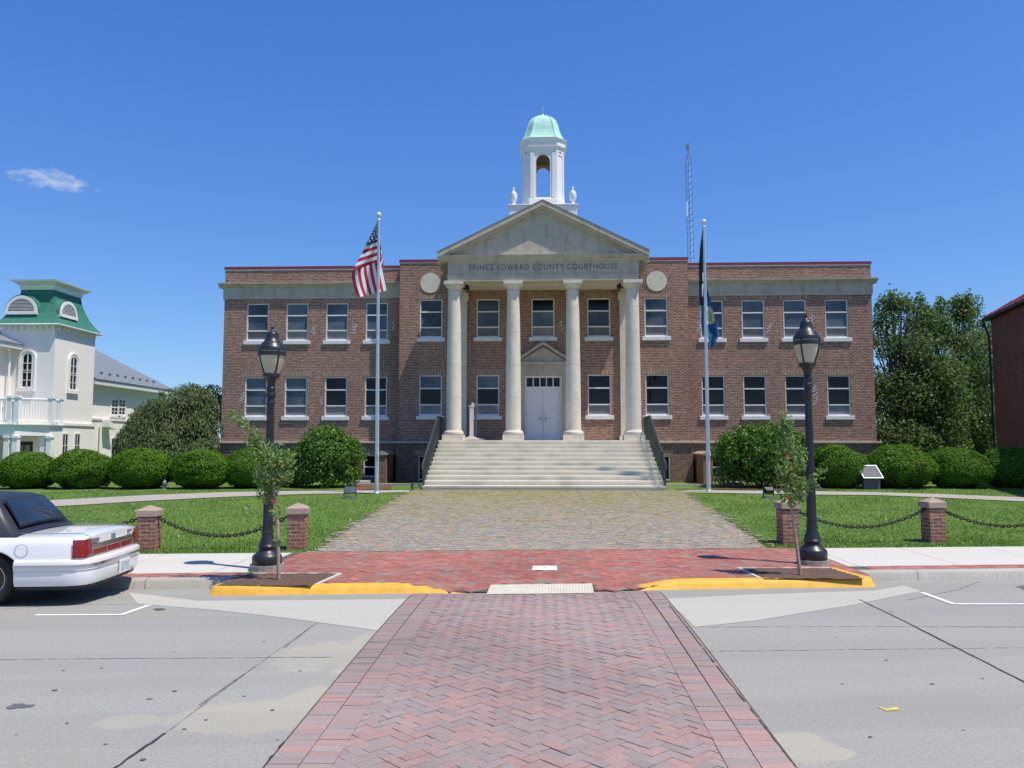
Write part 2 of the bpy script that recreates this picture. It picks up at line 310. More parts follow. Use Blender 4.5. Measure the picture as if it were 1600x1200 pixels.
# ------------------------------------------------------------------ mesh helpers
ORG = {}
def tag(o, label=None, cat=None, group=None, kind=None):
    if label: o['label'] = label
    if cat: o['category'] = cat
    if group: o['group'] = group
    if kind: o['kind'] = kind
    return o
def thing(name, loc=(0, 0, 0), rz=0, label=None, cat=None, group=None):
    o = bpy.data.objects.new(name, None); COL.objects.link(o); o.location = loc; o.rotation_euler.z = rz
    o.empty_display_size = .2; ORG[o] = Vector(loc); return tag(o, label, cat, group)
class MB:
    """collects shapes in world (or local) metres; build() links them as ONE mesh object"""
    def __init__(s): s.v = []; s.f = []; s.m = []
    def add(s, vs, fs, mi=0):
        o = len(s.v); s.v += [tuple(p) for p in vs]; s.f += [tuple(i+o for i in f) for f in fs]; s.m += [mi]*len(fs); return s
    def quad(s, a, b, c, d, mi=0): return s.add([a, b, c, d], [(0, 1, 2, 3)], mi)
    def box(s, x0, x1, y0, y1, z0, z1, mi=0, skip=''):
        vs = [(x, y, z) for z in (z0, z1) for y in (y0, y1) for x in (x0, x1)]
        fs = {'b': (0, 2, 3, 1), 't': (4, 5, 7, 6), 'f': (0, 1, 5, 4), 'k': (2, 6, 7, 3), 'l': (0, 4, 6, 2), 'r': (1, 3, 7, 5)}
        return s.add(vs, [f for k, f in fs.items() if k not in skip], mi)
    def prism(s, poly, axis, a, b, mi=0):
        """poly: 2-D outline (counter-clockwise); extruded along axis 'y' (poly x,z), 'x' (poly y,z) or 'z' (poly x,y)"""
        n = len(poly); mk = {'y': lambda p, t: (p[0], t, p[1]), 'x': lambda p, t: (t, p[0], p[1]), 'z': lambda p, t: (p[0], p[1], t)}[axis]
        vs = [mk(p, a) for p in poly] + [mk(p, b) for p in poly]
        fs = [tuple(range(n)), tuple(range(2*n-1, n-1, -1))] + [(i, n+i, n+(i+1) % n, (i+1) % n) for i in range(n)]
        return s.add(vs, fs, mi)
    def lathe(s, prof, c=(0, 0, 0), n=24, mi=0, cap=True, flute=0, fl=0.):
        """prof: (r, z) list bottom to top"""
        vs = []; fs = []
        for r, z in prof:
            for k in range(n):
                a = 2*math.pi*k/n; rr = r*(1-fl*(k % 2)) if flute else r
                vs.append((c[0]+rr*math.cos(a), c[1]+rr*math.sin(a), c[2]+z))
        for i in range(len(prof)-1):
            for k in range(n): fs.append((i*n+k, i*n+(k+1) % n, (i+1)*n+(k+1) % n, (i+1)*n+k))
        if cap: fs += [tuple(range(n-1, -1, -1)), tuple((len(prof)-1)*n+k for k in range(n))]
        return s.add(vs, fs, mi)
    def tube(s, pts, r, n=8, mi=0, r1=None):
        pts = [Vector(p) for p in pts]; vs = []; fs = []; L = len(pts)
        for i, p in enumerate(pts):
            d = (pts[min(i+1, L-1)]-pts[max(i-1, 0)]).normalized()
            a = d.orthogonal().normalized() if i == 0 else (a-d*a.dot(d)).normalized()
            b = d.cross(a); rr = r if r1 is None else r+(r1-r)*i/(L-1)
            for k in range(n):
                t = 2*math.pi*k/n; vs.append(p+(a*math.cos(t)+b*math.sin(t))*rr)
        for i in range(L-1):
            for k in range(n): fs.append((i*n+k, i*n+(k+1) % n, (i+1)*n+(k+1) % n, (i+1)*n+k))
        fs += [tuple(range(n-1, -1, -1)), tuple((L-1)*n+k for k in range(n))]
        return s.add(vs, fs, mi)
    def build(s, name, mats, parent=None, smooth=None, local=False, bevel=0):
        if not isinstance(mats, (list, tuple)): mats = [mats]
        og = ORG.get(parent, Vector((0, 0, 0))) if not local else Vector((0, 0, 0))
        me = bpy.data.meshes.new(name)
        me.from_pydata([(p[0]-og.x, p[1]-og.y, p[2]-og.z) for p in s.v], [], s.f)
        for mm in mats: me.materials.append(M[mm] if isinstance(mm, str) else mm)
        me.polygons.foreach_set('material_index', s.m)
        uvl = me.uv_layers.new(name='uv'); me.update()
        for p in me.polygons:                       # box-projected coordinates in metres
            nx, ny, nz = (abs(t) for t in p.normal)
            for li in p.loop_indices:
                c = me.vertices[me.loops[li].vertex_index].co
                uvl.data[li].uv = (c.y, c.z) if nx >= ny and nx >= nz else ((c.x, c.z) if ny >= nz else (c.x, c.y))
        if smooth is not None:
            me.polygons.foreach_set('use_smooth', [True]*len(me.polygons)); me.set_sharp_from_angle(angle=R(smooth))
        o = bpy.data.objects.new(name, me); COL.objects.link(o)
        if parent is not None: o.parent = parent; ORG[o] = og
        if bevel:
            bv = o.modifiers.new('bevel', 'BEVEL'); bv.width = bevel; bv.segments = 2; bv.limit_method = 'ANGLE'
        return o
def raw_mesh(name, V, F, mat, parent=None, tones=None, midx=None):
    """numpy arrays of quads/tris to one mesh object, with an optional colour per face"""
    me = bpy.data.meshes.new(name); n = F.shape[1]
    og = ORG.get(parent, Vector((0, 0, 0)))
    V = V-np.array(og)
    me.vertices.add(len(V)); me.vertices.foreach_set('co', V.astype(np.float32).ravel())
    me.loops.add(F.size); me.loops.foreach_set('vertex_index', F.astype(np.int32).ravel())
    me.polygons.add(len(F)); me.polygons.foreach_set('loop_start', np.arange(0, F.size, n, dtype=np.int32))
    me.update(calc_edges=True)
    mats = mat if isinstance(mat, (list, tuple)) else [mat]
    for k in mats: me.materials.append(M[k])
    me.polygons.foreach_set('use_smooth', np.zeros(len(F), bool))
    if midx is not None: me.polygons.foreach_set('material_index', midx.astype(np.int32))
    if tones is not None:
        at = me.color_attributes.new('tone', 'FLOAT_COLOR', 'CORNER')
        c = np.ones((len(F), n, 4), np.float32); c[:, :, :3] = tones[:, None, :]; at.data.foreach_set('color', c.ravel())
    o = bpy.data.objects.new(name, me); COL.objects.link(o)
    if parent is not None: o.parent = parent; ORG[o] = og
    return o
def copy_tree(o, parent=None):
    c = o.copy(); COL.objects.link(c)
    if parent is not None: c.parent = parent
    for ch in list(o.children): copy_tree(ch, c)
    return c
def struct(o): o['kind'] = 'structure'; return o

# ------------------------------------------------------------------ ground levels
def S(x, y): return y-K*x
def rz(s):                                            # road, falling to the gutter
    return -.15*min(1, max(0, (s-5.0)/7.6))**3.2
def gz(x, y): return .43*min(1, max(0, (S(x, y)-15.5)/13.0))
def XS(x, s, z=0.): return Vector((x, s+K*x, z))
def road_z(x, y): return rz(S(x, y))
def flat_top(x):                                      # 1 inside the dropped kerb at the crossing, 0 on the build-outs
    a = abs(x-.02); t = min(1, max(0, (2.15-a)/.9)); return t*t*(3-2*t)
def plaza_z(x, y):
    s = S(x, y); t = min(1, max(0, (13.2-s)/1.6)); t = t*t*(3-2*t); return t*flat_top(x)*(rz(11.6)+.012)
def grid_sheet(name, xs, ss, zf, mat, dz=0., kind='structure'):
    mb = MB(); nx = len(xs)
    mb.add([(x, s+K*x, zf(x, s+K*x)+dz) for s in ss for x in xs],
           [(j*nx+i, j*nx+i+1, (j+1)*nx+i+1, (j+1)*nx+i) for j in range(len(ss)-1) for i in range(nx-1)])
    o = mb.build(name, mat, smooth=60); o['kind'] = kind; return o
def strip(name, A, B, mat, zf, dz, sub=6, cross=1):
    """ground sheet between two polylines, draped on zf"""
    def dense(L):
        o = []
        for p, q in zip(L, L[1:]):
            for k in range(sub): o.append(Vector(p).lerp(Vector(q), k/sub))
        return o+[Vector(L[-1])]
    a, b = dense(A), dense(B); mb = MB(); rows = []
    for p, q in zip(a, b):
        r = [p.lerp(q, k/cross) for k in range(cross+1)]; rows.append([(t.x, t.y, zf(t.x, t.y)+dz) for t in r])
    n = cross+1
    mb.add([p for r in rows for p in r], [(i*n+k, i*n+k+1, (i+1)*n+k+1, (i+1)*n+k) for i in range(len(rows)-1) for k in range(cross)])
    me = mb.build(name, mat, smooth=60)
    for p in me.data.polygons:
        if p.normal.z < 0: me.data.flip_normals(); break
    return me
struct(MB().box(-2500, 2500, -600, 3500, -1.2, -.6).build('ground', 'lawn'))
grid_sheet('lawn', list(np.linspace(-160, 160, 81)), [15.5, 17, 19, 21, 23, 25, 27, 28.5, 34, 45, 70, 200], gz, 'lawn', -.01)
grid_sheet('road', list(np.linspace(-80, 80, 41)), list(np.linspace(-9, 4.5, 6))+list(np.linspace(5, 12.62, 24)), lambda x, y: road_z(x, y), 'road')
# pavement: concrete either side, brick band by the kerb, brick plaza between
XL, XR = -4.60, 4.95
for x0, x1 in ((-80, XL-.1), (XR-.1, 80)):
    grid_sheet('pavement', list(np.linspace(x0, x1, 12)), [13.14, 14.3, 15.5], lambda x, y: 0, 'pave')
# straight kerbs beside the parking bays
for x0, x1 in ((-80, -4.66), (4.9, 80)):
    mb = MB()
    mb.add([XS(x0, 12.57, -.3), XS(x1, 12.57, -.3), XS(x1, 12.60, -.03), XS(x0, 12.60, -.03), XS(x1, 12.64, 0.), XS(x0, 12.64, 0.), XS(x1, 12.76, .004), XS(x0, 12.76, .004)],
           [(0, 1, 2, 3), (3, 2, 4, 5), (5, 4, 6, 7)])
    struct(mb.build('kerb', 'kerb', smooth=50))

# ------------------------------------------------------------------ brick paving, brick by brick
def inside(poly, x, y):
    c = np.zeros(len(x), bool); n = len(poly)
    for i in range(n):
        x0, y0 = poly[i][0], poly[i][1]; x1, y1 = poly[(i+1) % n][0], poly[(i+1) % n][1]
        k = ((y0 > y) != (y1 > y)) & (x < (x1-x0)*(y-y0)/(y1-y0+1e-12)+x0); c ^= k
    return c
def bricks_to_mesh(name, C, ang, L, W, zf, mat, tones, dz=.006, gap=.005, jit=.0015):
    n = len(C); ca, sa = np.cos(ang), np.sin(ang)
    cor = np.array([(-1, -1), (1, -1), (1, 1), (-1, 1)])*.5
    lx = cor[:, 0][None]*(L-gap)[:, None]; ly = cor[:, 1][None]*(W-gap)[:, None]
    X = C[:, 0:1]+lx*ca[:, None]-ly*sa[:, None]; Y = C[:, 1:2]+lx*sa[:, None]+ly*ca[:, None]
    Z = np.array([[zf(X[i, k], Y[i, k]) for k in range(4)] for i in range(n)])+dz+RNG.normal(0, jit, (n, 1))+RNG.normal(0, jit*.7, (n, 4))
    T = np.stack([X, Y, Z], 2); B = T.copy(); B[:, :, 2] -= .02
    V = np.concatenate([T, B], 1).reshape(-1, 3); o = (np.arange(n)*8)[:, None]
    F = np.concatenate([o+np.array([0, 1, 2, 3])]+[o+np.array([a+4, b+4, b, a]) for a, b in ((0, 1), (1, 2), (2, 3), (3, 0))], 0)
    return struct(raw_mesh(name, V, F, mat, tones=np.tile(tones, (5, 1))))
def herringbone(x0, x1, y0, y1, w, rot):
    """centres and angles of a 1:2 herringbone covering the box"""
    r = int(max(x1-x0, y1-y0)/w*1.0)+6; out = []; cx, cy = (x0+x1)/2, (y0+y1)/2; cr, sr = math.cos(rot), math.sin(rot)
    for i in range(-r, r):
        for j in range(-r, r):
            k = (i-j) % 4
            if k == 0: q = (i+1, j+.5, 0)
            elif k == 3: q = (i+.5, j+1, 90)        # vertical brick over cells (i,j),(i,j+1)
            else: continue
            if k == 3 and False: continue
            px, py = q[0]*w, q[1]*w
            out.append((cx+px*cr-py*sr, cy+px*sr+py*cr, R(q[2])+rot))
    A = np.array(out); k = (A[:, 0] > x0) & (A[:, 0] < x1) & (A[:, 1] > y0) & (A[:, 1] < y1); return A[k]
def tone_mix(n, pal, wts, var=.1, C=None, patch=.0):
    pal = np.array(pal); p = np.array(wts)/sum(wts); i = RNG.choice(len(pal), n, p=p); t = pal[i]*(1+RNG.normal(0, var, (n, 1)))
    return np.clip(t, .01, 1)
# crossing: herringbone field between two-brick borders
cx0, cx1 = -1.735, 1.553
cs0, cs1 = -3.0, 11.55
A = herringbone(cx0+.30, cx1-.30, cs0-.5, cs1+.5, .092, R(45))
k = (A[:, 1]-K*A[:, 0] < cs1-.02); A = A[k]
pal = [(.285, .205, .188), (.32, .195, .172), (.265, .215, .20), (.355, .195, .165), (.24, .197, .188)]
def patchy(C, pal, wts, pw, var=.08, sc=.8):
    """brick tones that drift in patches, as relaid and worn areas do"""
    n = len(C); base = tone_mix(n, pal, wts, var)
    g = np.sin(C[:, 0]*sc*2.1+1.3*np.sin(C[:, 1]*sc))+np.sin(C[:, 1]*sc*1.7+.9*np.sin(C[:, 0]*sc*2.3)+.5)
    g = (g+2)/4; return np.clip(base*(1-pw+2*pw*g[:, None])*np.array([1, 1-.05, 1-.05]), .01, 1)
n = len(A); Ls = np.full(n, .184); Ws = np.full(n, .092)
Cb, an, Lb, Wb = [A[:, :2]], [A[:, 2]], [Ls], [Ws]
for x in (cx0+.105, cx0+.315, cx1-.105, cx1-.315):
    ys = np.arange(cs0+K*x, cs1+K*x-.03, .102); Cb.append(np.stack([np.full(len(ys), x), ys+.051], 1)); an.append(np.zeros(len(ys))+R(2)); Lb.append(np.full(len(ys), .207)); Wb.append(np.full(len(ys), .102))
Cb = np.concatenate(Cb); an = np.concatenate(an); Lb = np.concatenate(Lb); Wb = np.concatenate(Wb)
Cb[:, 0] *= 1+.0105*(Cb[:, 1]-5)
tb = patchy(Cb, pal, (3, 3, 3, 1.2, 2), .26, .06); nf = len(A)
o = bricks_to_mesh('crosswalk', Cb[:nf], an[:nf], Lb[:nf], Wb[:nf], road_z, 'paver', tb[:nf], dz=.010, jit=.0016, gap=.003)
o = bricks_to_mesh('crosswalk_border', Cb[nf:], an[nf:], Lb[nf:], Wb[nf:], road_z, 'paver', tb[nf:], dz=.016, jit=.0010, gap=.003)
mb = MB(); ys_ = list(np.linspace(cs0, 4.6, 4))+list(np.linspace(5, cs1, 16)); vs = []
for s_ in ys_:
    for x_ in (cx0-.02, cx0+.8, 0, cx1-.8, cx1+.02): k_ = 1+.0105*(s_+K*x_-5); vs.append((x_*k_, s_+K*x_, rz(s_)+.004))
mb.add(vs, [(j*5+i, j*5+i+1, j*5+6+i, j*5+5+i) for j in range(len(ys_)-1) for i in range(4)]); struct(mb.build('crosswalk_bed', 'sand'))

# tree pits, surveyed corners (level z=0)
pitL = [G(338, 917), G(392, 898), G(528, 898), G(486, 917)]
pitR = [G(1194, 906.5), G(1158, 889.5), G(1298, 889.5), G(1352, 906.5)]
pad = [G(760, 930, plaza_z), G(928, 928, plaza_z), G(925, 913, plaza_z), G(767, 915, plaza_z)]
cover = [G(831, 892, 0.), G(871, 892, 0.), G(870, 885.5, 0.), G(833, 885.5, 0.)]
A = herringbone(-5.2, 5.6, 10.6, 16.4, .104, R(45)); x, y = A[:, 0], A[:, 1]; s = y-K*x
edge_out = np.interp(x, [-4.9, -4.62, -2.2, -1.1, 1.1, 2.15, 4.9, 5.3], [12.8, 11.96, 11.96, 11.66, 11.66, 12.0, 12.04, 12.9])
keep = (s < 15.47) & (s > edge_out) & (x > XL) & (x < XR)
for pl in (pitL, pitR, pad, cover): keep &= ~inside(pl, x, y)
# the lamp side corners run off diagonally
A = A[keep]; n = len(A)
palr = [(.335, .110, .080), (.375, .13, .095), (.30, .112, .088), (.25, .178, .145), (.39, .15, .115)]
bricks_to_mesh('brick_plaza', A[:, :2], A[:, 2], np.full(n, .208), np.full(n, .104), plaza_z, 'paver_red', patchy(A, palr, (5, 4, 4, 1.7, 2), .12), dz=.010, jit=.0012)
xs_ = np.linspace(XL-.12, XR+.12, 60); mb = MB(); vs = []; EDX, EDS = [-4.9, -4.62, -2.2, -1.1, 1.1, 2.15, 4.9, 5.3], [12.8, 11.90, 11.90, 11.66, 11.66, 11.95, 11.98, 12.9]
for t_ in np.linspace(0, 1, 26):
    for x_ in xs_: e_ = float(np.interp(x_, EDX, EDS)); s_ = e_+(15.5-e_)*t_; vs.append((x_, s_+K*x_, plaza_z(x_, s_+K*x_)+.002))
mb.add(vs, [(j*60+i, j*60+i+1, j*60+61+i, j*60+60+i) for j in range(25) for i in range(59)]); struct(mb.build('plaza_bed', 'sand'))
# brick band along the kerb
Cs = []; As = []
for xr in (np.arange(-40, XL-.3, .21), np.arange(XR+.45, 40, .21)):
    for sI in (12.815, 12.92, 13.025, 13.10): Cs += [(q+(.1 if sI in (12.92, 13.10) else 0), sI+K*q) for q in xr]
Cs = np.array(Cs); n = len(Cs)
bricks_to_mesh('brick_band', Cs, np.full(n, math.atan(K)), np.full(n, .21), np.full(n, .104), lambda x, y: 0., 'paver_red', tone_mix(n, [(.40, .13, .10), (.34, .12, .10), (.45, .16, .13)], (3, 3, 2), .1), dz=.006)
for x0, x1 in ((-80, XL), (XR, 80)): grid_sheet('band_bed', [x0, (x0+x1)/2, x1], [12.74, 13.15], lambda x, y: 0., 'sand', -.004)
# old cobbled walk up to the steps
wl = [G(478, 866, gz), G(495, 861, gz), G(530, 838, gz), G(575, 808, gz), G(612, 785, gz), G(641, 767.5, gz), G(650, 764, gz)]
wr = [G(1212, 861, gz), G(1199, 857, gz), G(1165, 834, gz), G(1122, 804, gz), G(1088, 783, gz), G(1062, 767.5, gz), G(1052, 764, gz)]
walk_poly = [(p.x, p.y) for p in wl]+[(p.x, p.y) for p in reversed(wr)]
rows = []
yv = 15.2
while yv < 29.6:
    xs = np.arange(-6, 6, .165)+RNG.uniform(0, .16); rows.append(np.stack([xs+RNG.normal(0, .006, len(xs)), yv+K*xs*max(0, 1-(yv-15.2)/9)+RNG.normal(0, .006, len(xs))+.03*np.sin(xs*1.1+yv)], 1)); yv += .088
Cw = np.concatenate(rows); kk = inside([(p[0], p[1]) for p in walk_poly], Cw[:, 0]+RNG.normal(0, .14, len(Cw)), Cw[:, 1]) & (Cw[:, 1]-K*Cw[:, 0] > 15.50); Cw = Cw[kk]; n = len(Cw)
tw = tone_mix(n, [(.30, .268, .215), (.325, .285, .225), (.275, .252, .212), (.36, .275, .20), (.55, .23, .10)], (6, 4, 4, 1.4, .42), .08)
bricks_to_mesh('cobbled_walk', Cw, RNG.normal(0, .03, n), np.full(n, .165), np.full(n, .088), gz, 'cobble', tw, dz=.016, gap=.007, jit=.0022)
o = strip('walk_bed', wl, wr, 'lawn', gz, .004, 8, 10); struct(o); o.data.materials[0] = plain('mossy joint soil', (.19, .18, .075), .95, var=.4, scale=9)

# ------------------------------------------------------------------ build-outs: yellow kerbs, soil, edging
def kerb_run(name, pts, mat, wid=.15, lean=.05):
    """pts: (x, s, top z); outside is to the right of the direction of travel"""
    mb = MB(); W = [XS(x, s, 0) for x, s, z in pts]; n = len(pts); vs = []
    for i in range(n):
        d = (W[min(i+1, n-1)]-W[max(i-1, 0)]).normalized(); nrm = Vector((d.y, -d.x, 0)); z = pts[i][2]; p = W[i]
        g = rz(S(p.x, p.y))-.03
        for off, zz in ((lean, min(g, z-.02)), (lean*.42, z-.06 if z > g+.1 else z-.012), (.012, z-.018 if z > g+.1 else z-.005), (-.03, z), (-wid, z+.002)): q = p+nrm*off; vs.append((q.x, q.y, zz))
    fs = [(i*5+k, (i+1)*5+k, (i+1)*5+k+1, i*5+k+1) for i in range(n-1) for k in range(4)]
    fs += [(0, 1, 2, 3, 4), tuple((n-1)*5+k for k in (4, 3, 2, 1, 0))]
    mb.add(vs, fs); return struct(mb.build(name, mat, smooth=40))
def ease(t): return t*t*(3-2*t)
def build_out(x_side, x_turn, x_dip, x_tip, s_front, sg):
    p = [(x_side, 12.95, .014), (x_side-sg*.06, 12.5, .014), (x_turn, s_front+.16, .014), (x_turn+sg*.04, s_front+.05, .014), (x_turn+sg*.14, s_front, .014)]
    for t in np.linspace(0, 1, 5)[1:]: p.append((x_turn+sg*.14+(x_dip-x_turn-sg*.14)*t, s_front, .014))
    for t in np.linspace(0, 1, 10)[1:]: p.append((x_dip+(x_tip-x_dip)*t, s_front-.10*t, .014-(.014-rz(s_front-.1)-.014)*ease(t)))
    return p
kerb_run('kerb_painted', build_out(-4.58, -4.74, -2.2, -1.12, 11.80, 1), 'yellow', lean=.085)
kerb_run('kerb_painted', list(reversed(build_out(4.80, 4.98, 2.1, 1.08, 11.88, -1))), 'yellow', lean=.085)
for poly, nm in ((pitL, 'tree_pit'), (pitR, 'tree_pit')):
    mb = MB(); c = sum(poly, Vector())/4; nn = 14
    a, b, c_, d = poly
    vs = []; 
    for j in range(nn+1):
        for i in range(nn+1):
            p = a.lerp(d, i/nn).lerp(b.lerp(c_, i/nn), j/nn); r = (p-c).length; vs.append((p.x, p.y, .012+.018*random.random()+.012*math.exp(-(r/.32)**2)))
    mb.add(vs, [(j*(nn+1)+i, j*(nn+1)+i+1, (j+1)*(nn+1)+i+1, (j+1)*(nn+1)+i) for j in range(nn) for i in range(nn)])
    o = struct(mb.build(nm, 'soil'))
    if o.data.polygons[0].normal.z < 0: o.data.flip_normals()
for e in ((pitL[1], pitL[2], pitL[2].lerp(pitL[3], .88)), (pitR[2], pitR[1], pitR[1].lerp(pitR[0], .88))):
    mb = MB()
    for p, q in zip(e, e[1:]):
        d = (q-p).normalized(); nrm = Vector((-d.y, d.x, 0))
        if nrm.dot((p+q)/2-(pitL[0] if p.x < 0 else pitR[3])) < 0: nrm = -nrm
        ee = .055 if p is e[1] else 0
        mb.add([(p-d*ee*0).to_tuple()]+[(q+d*(.055 if q is e[1] else 0)).to_tuple()]+[(q+d*(.055 if q is e[1] else 0)+nrm*.055).to_tuple()]+[(p+nrm*.055).to_tuple()], [(0, 1, 2, 3)])
    mb2 = MB()
    for f in mb.f:
        vs = [Vector(mb.v[i]) for i in f]; mb2.add([v+Vector((0, 0, .022)) for v in vs]+[v-Vector((0, 0, .1)) for v in vs], [(0, 1, 2, 3), (0, 4, 5, 1), (1, 5, 6, 2), (2, 6, 7, 3), (3, 7, 4, 0)])
    struct(mb2.build('pit_edging', 'pave'))
# cream tactile pad with its domes, and the white cover
mb = MB(); a, b, c, d = pad; mb.quad(*[(p.x, p.y, p.z+.014) for p in pad])
for i in range(34):
    for j in range(9):
        p = a.lerp(b, (i+.5)/34).lerp(d.lerp(c, (i+.5)/34), (j+.5)/9); mb.lathe([(.014, .014), (.011, .019)], (p.x, p.y, p.z), 6)
struct(mb.build('tactile_paving', 'tactile'))
mb = MB(); q = [(p.x, p.y, plaza_z(p.x, p.y)+.016) for p in cover]; mb.quad(*q); m_ = lambda t: Vector(q[0]).lerp(Vector(q[1]), t).lerp(Vector(q[3]).lerp(Vector(q[2]), t), .5)
mb.lathe([(.02, 0), (.018, .006)], m_(.5), 8, 1); mb.lathe([(.012, 0), (.01, .006)], m_(.08), 8, 1); mb.lathe([(.012, 0), (.01, .006)], m_(.92), 8, 1)
tag(mb.build('utility_cover', ['white', 'stain']), 'small white rectangular cover set in the red brick paving', 'utility cover')

# ------------------------------------------------------------------ road details
def ground_poly(name, pix, mat, zf=road_z, dz=.005):
    if mat in ('patch', 'stain', 'paint_dab', 'mulch'):
        q = []
        for (u0, v0), (u1, v1) in zip(pix, pix[1:]+pix[:1]):
            L_ = math.hypot(u1-u0, (v1-v0)*2); k_ = max(1, int(L_/5))
            for i in range(k_): q.append((u0+(u1-u0)*i/k_+random.gauss(0, .9), v0+(v1-v0)*i/k_+random.gauss(0, .55)))
        pix = q
    pts = [G(u, v, zf) for u, v in pix]; mb = MB(); mb.add([(p.x, p.y, zf(p.x, p.y)+dz) for p in pts], [tuple(range(len(pts)))])
    o = mb.build(name, mat)
    if o.data.polygons[0].normal.z < 0: o.data.flip_normals()
    return struct(o)
def road_line(name, pts, wid, mat, dz=.004, sub=10, wob=.0):
    L = [G(u, v, road_z) for u, v in pts]; D = []
    for p, q in zip(L, L[1:]): D += [p.lerp(q, k/sub) for k in range(sub)]
    D.append(L[-1]); mb = MB(); vs = []
    for i, p in enumerate(D):
        d = (D[min(i+1, len(D)-1)]-D[max(i-1, 0)]).normalized(); nrm = Vector((-d.y, d.x, 0)); ww = wid*(1+wob*random.uniform(-1, 1)); sh = wid*wob*random.uniform(-.8, .8)
        for t in (-.5, .5): q = p+nrm*(ww*t+sh); vs.append((q.x, q.y, road_z(q.x, q.y)+dz))
    mb.add(vs, [(2*i, 2*i+1, 2*i+3, 2*i+2) for i in range(len(D)-1)]); o = mb.build(name, mat)
    if o.data.polygons[0].normal.z < 0: o.data.flip_normals()
    return struct(o)
def drape(name, A, B, mat, dz, sub=8, cross=5): 
    return struct(strip(name, [G(u, v, road_z) for u, v in A], [G(u, v, road_z) for u, v in B], mat, road_z, dz, sub, cross))
drape('concrete_apron', [(215, 944), (330, 953), (440, 965), (601, 987)], [(200, 926), (310, 939), (480, 938), (641, 936)], 'apron', .003)
drape('concrete_apron', [(1086, 980), (1180, 970), (1330, 946), (1440, 924)], [(1039, 936), (1180, 929), (1366, 923), (1412, 915)], 'apron', .003)
road_line('parking_line', [(55, 961.5), (190, 961), (233, 946)], .075, 'paint_line', .006)
road_line('parking_line', [(1600, 944.5), (1490, 944.5), (1440, 926.5)], .075, 'paint_line', .008)
road_line('road_joint', [(1342, 937), (1470, 1000), (1600, 1066), (1720, 1126)], .022, 'tar', .004, wob=.25)
road_line('road_joint', [(490, 977), (445, 1012)], .012, 'stain', .003, wob=.3)
road_line('road_joint', [(400, 1041), (312, 1102)], .012, 'stain', .003, wob=.3)
road_line('road_joint', [(540, 943), (490, 977), (400, 1041), (258, 1146)], .006, 'stain', .0026, sub=30, wob=.8)
road_line('road_joint', [(258, 1146), (180, 1200), (60, 1290)], .022, 'tar', .003, wob=.35)
road_line('road_joint', [(-200, 1033), (200, 1029), (520, 1027)], .010, 'stain', .002, sub=40, wob=.9)
road_line('road_joint', [(1070, 980), (1340, 979), (1700, 980)], .012, 'stain', .002, sub=40, wob=.9)
road_line('road_joint', [(1105, 1018), (1350, 1015), (1700, 1011)], .009, 'stain', .002, sub=40, wob=.9)
road_line('road_joint', [(0, 952), (110, 945), (225, 944)], .012, 'stain', .004, sub=30, wob=.8)
road_line('road_joint', [(1418, 938), (1500, 921), (1530, 909)], .010, 'stain', .004, sub=20, wob=.5)
road_line('crosswalk_gap', [(1046, 948), (1088, 1002), (1130, 1057), (1164, 1100)], .013, 'tar', .018, wob=.25)
road_line('crosswalk_gap', [(1172, 1110), (1207, 1156), (1243, 1202)], .010, 'tar', .018, wob=.3)
road_line('crosswalk_gap', [(446, 1160), (412, 1202)], .03, 'tar', .008, wob=.4)
ground_poly('road_stain', [(8, 1107), (22, 1101), (35, 1100), (48, 1102), (57, 1102), (48, 1105), (30, 1107), (18, 1109)], 'stain')
ground_poly('road_stain', [(238, 952), (246, 950), (258, 951), (259, 953), (246, 954)], 'stain', dz=.007)
ground_poly('paint_dab', [(1371, 1105), (1384, 1107), (1402, 1106), (1406, 1110), (1395, 1112), (1384, 1111)], 'paint_dab')
ground_poly('tar_spot', [(1588, 917), (1600, 915), (1612, 918), (1600, 922)], 'stain')
for _ in range(70):                                   # chips, gum and small spots
    u = random.uniform(0, 1600); v = random.uniform(955, 1195)
    if 1035+205*(v-935)/265+10 > u > 645-230*(v-935)/265-14: continue
    p = G(u, v, road_z); r = random.uniform(.006, .022); mb = MB(); k = random.uniform(.4, 1)
    mb.add([(p.x+r*math.cos(a)*(1+.3*random.random()), p.y+r*k*math.sin(a), road_z(p.x, p.y)+.0065) for a in np.linspace(0, 6.283, 8)[:-1]], [tuple(range(7))])
    struct(mb.build('road_spot', 'stain'))
# gravel path across the lawn
drape2 = lambda A, B, dz: struct(strip('gravel_path', [G(u, v, gz) for u, v in A], [G(u, v, gz) for u, v in B], 'gravel', gz, dz, 8, 4))
drape2([(-120, 812), (0, 796), (100, 791), (230, 783), (350, 777), (470, 772.5), (640, 769.5)], [(-120, 795), (0, 786), (100, 781), (230, 774), (350, 769.5), (470, 767.3), (640, 766.3)], .012)
drape2([(1062, 769.5), (1270, 773.3), (1370, 774), (1470, 778), (1600, 784), (1750, 794)], [(1062, 766.2), (1270, 768), (1370, 769.5), (1470, 772.5), (1600, 777.5), (1750, 785)], .012)

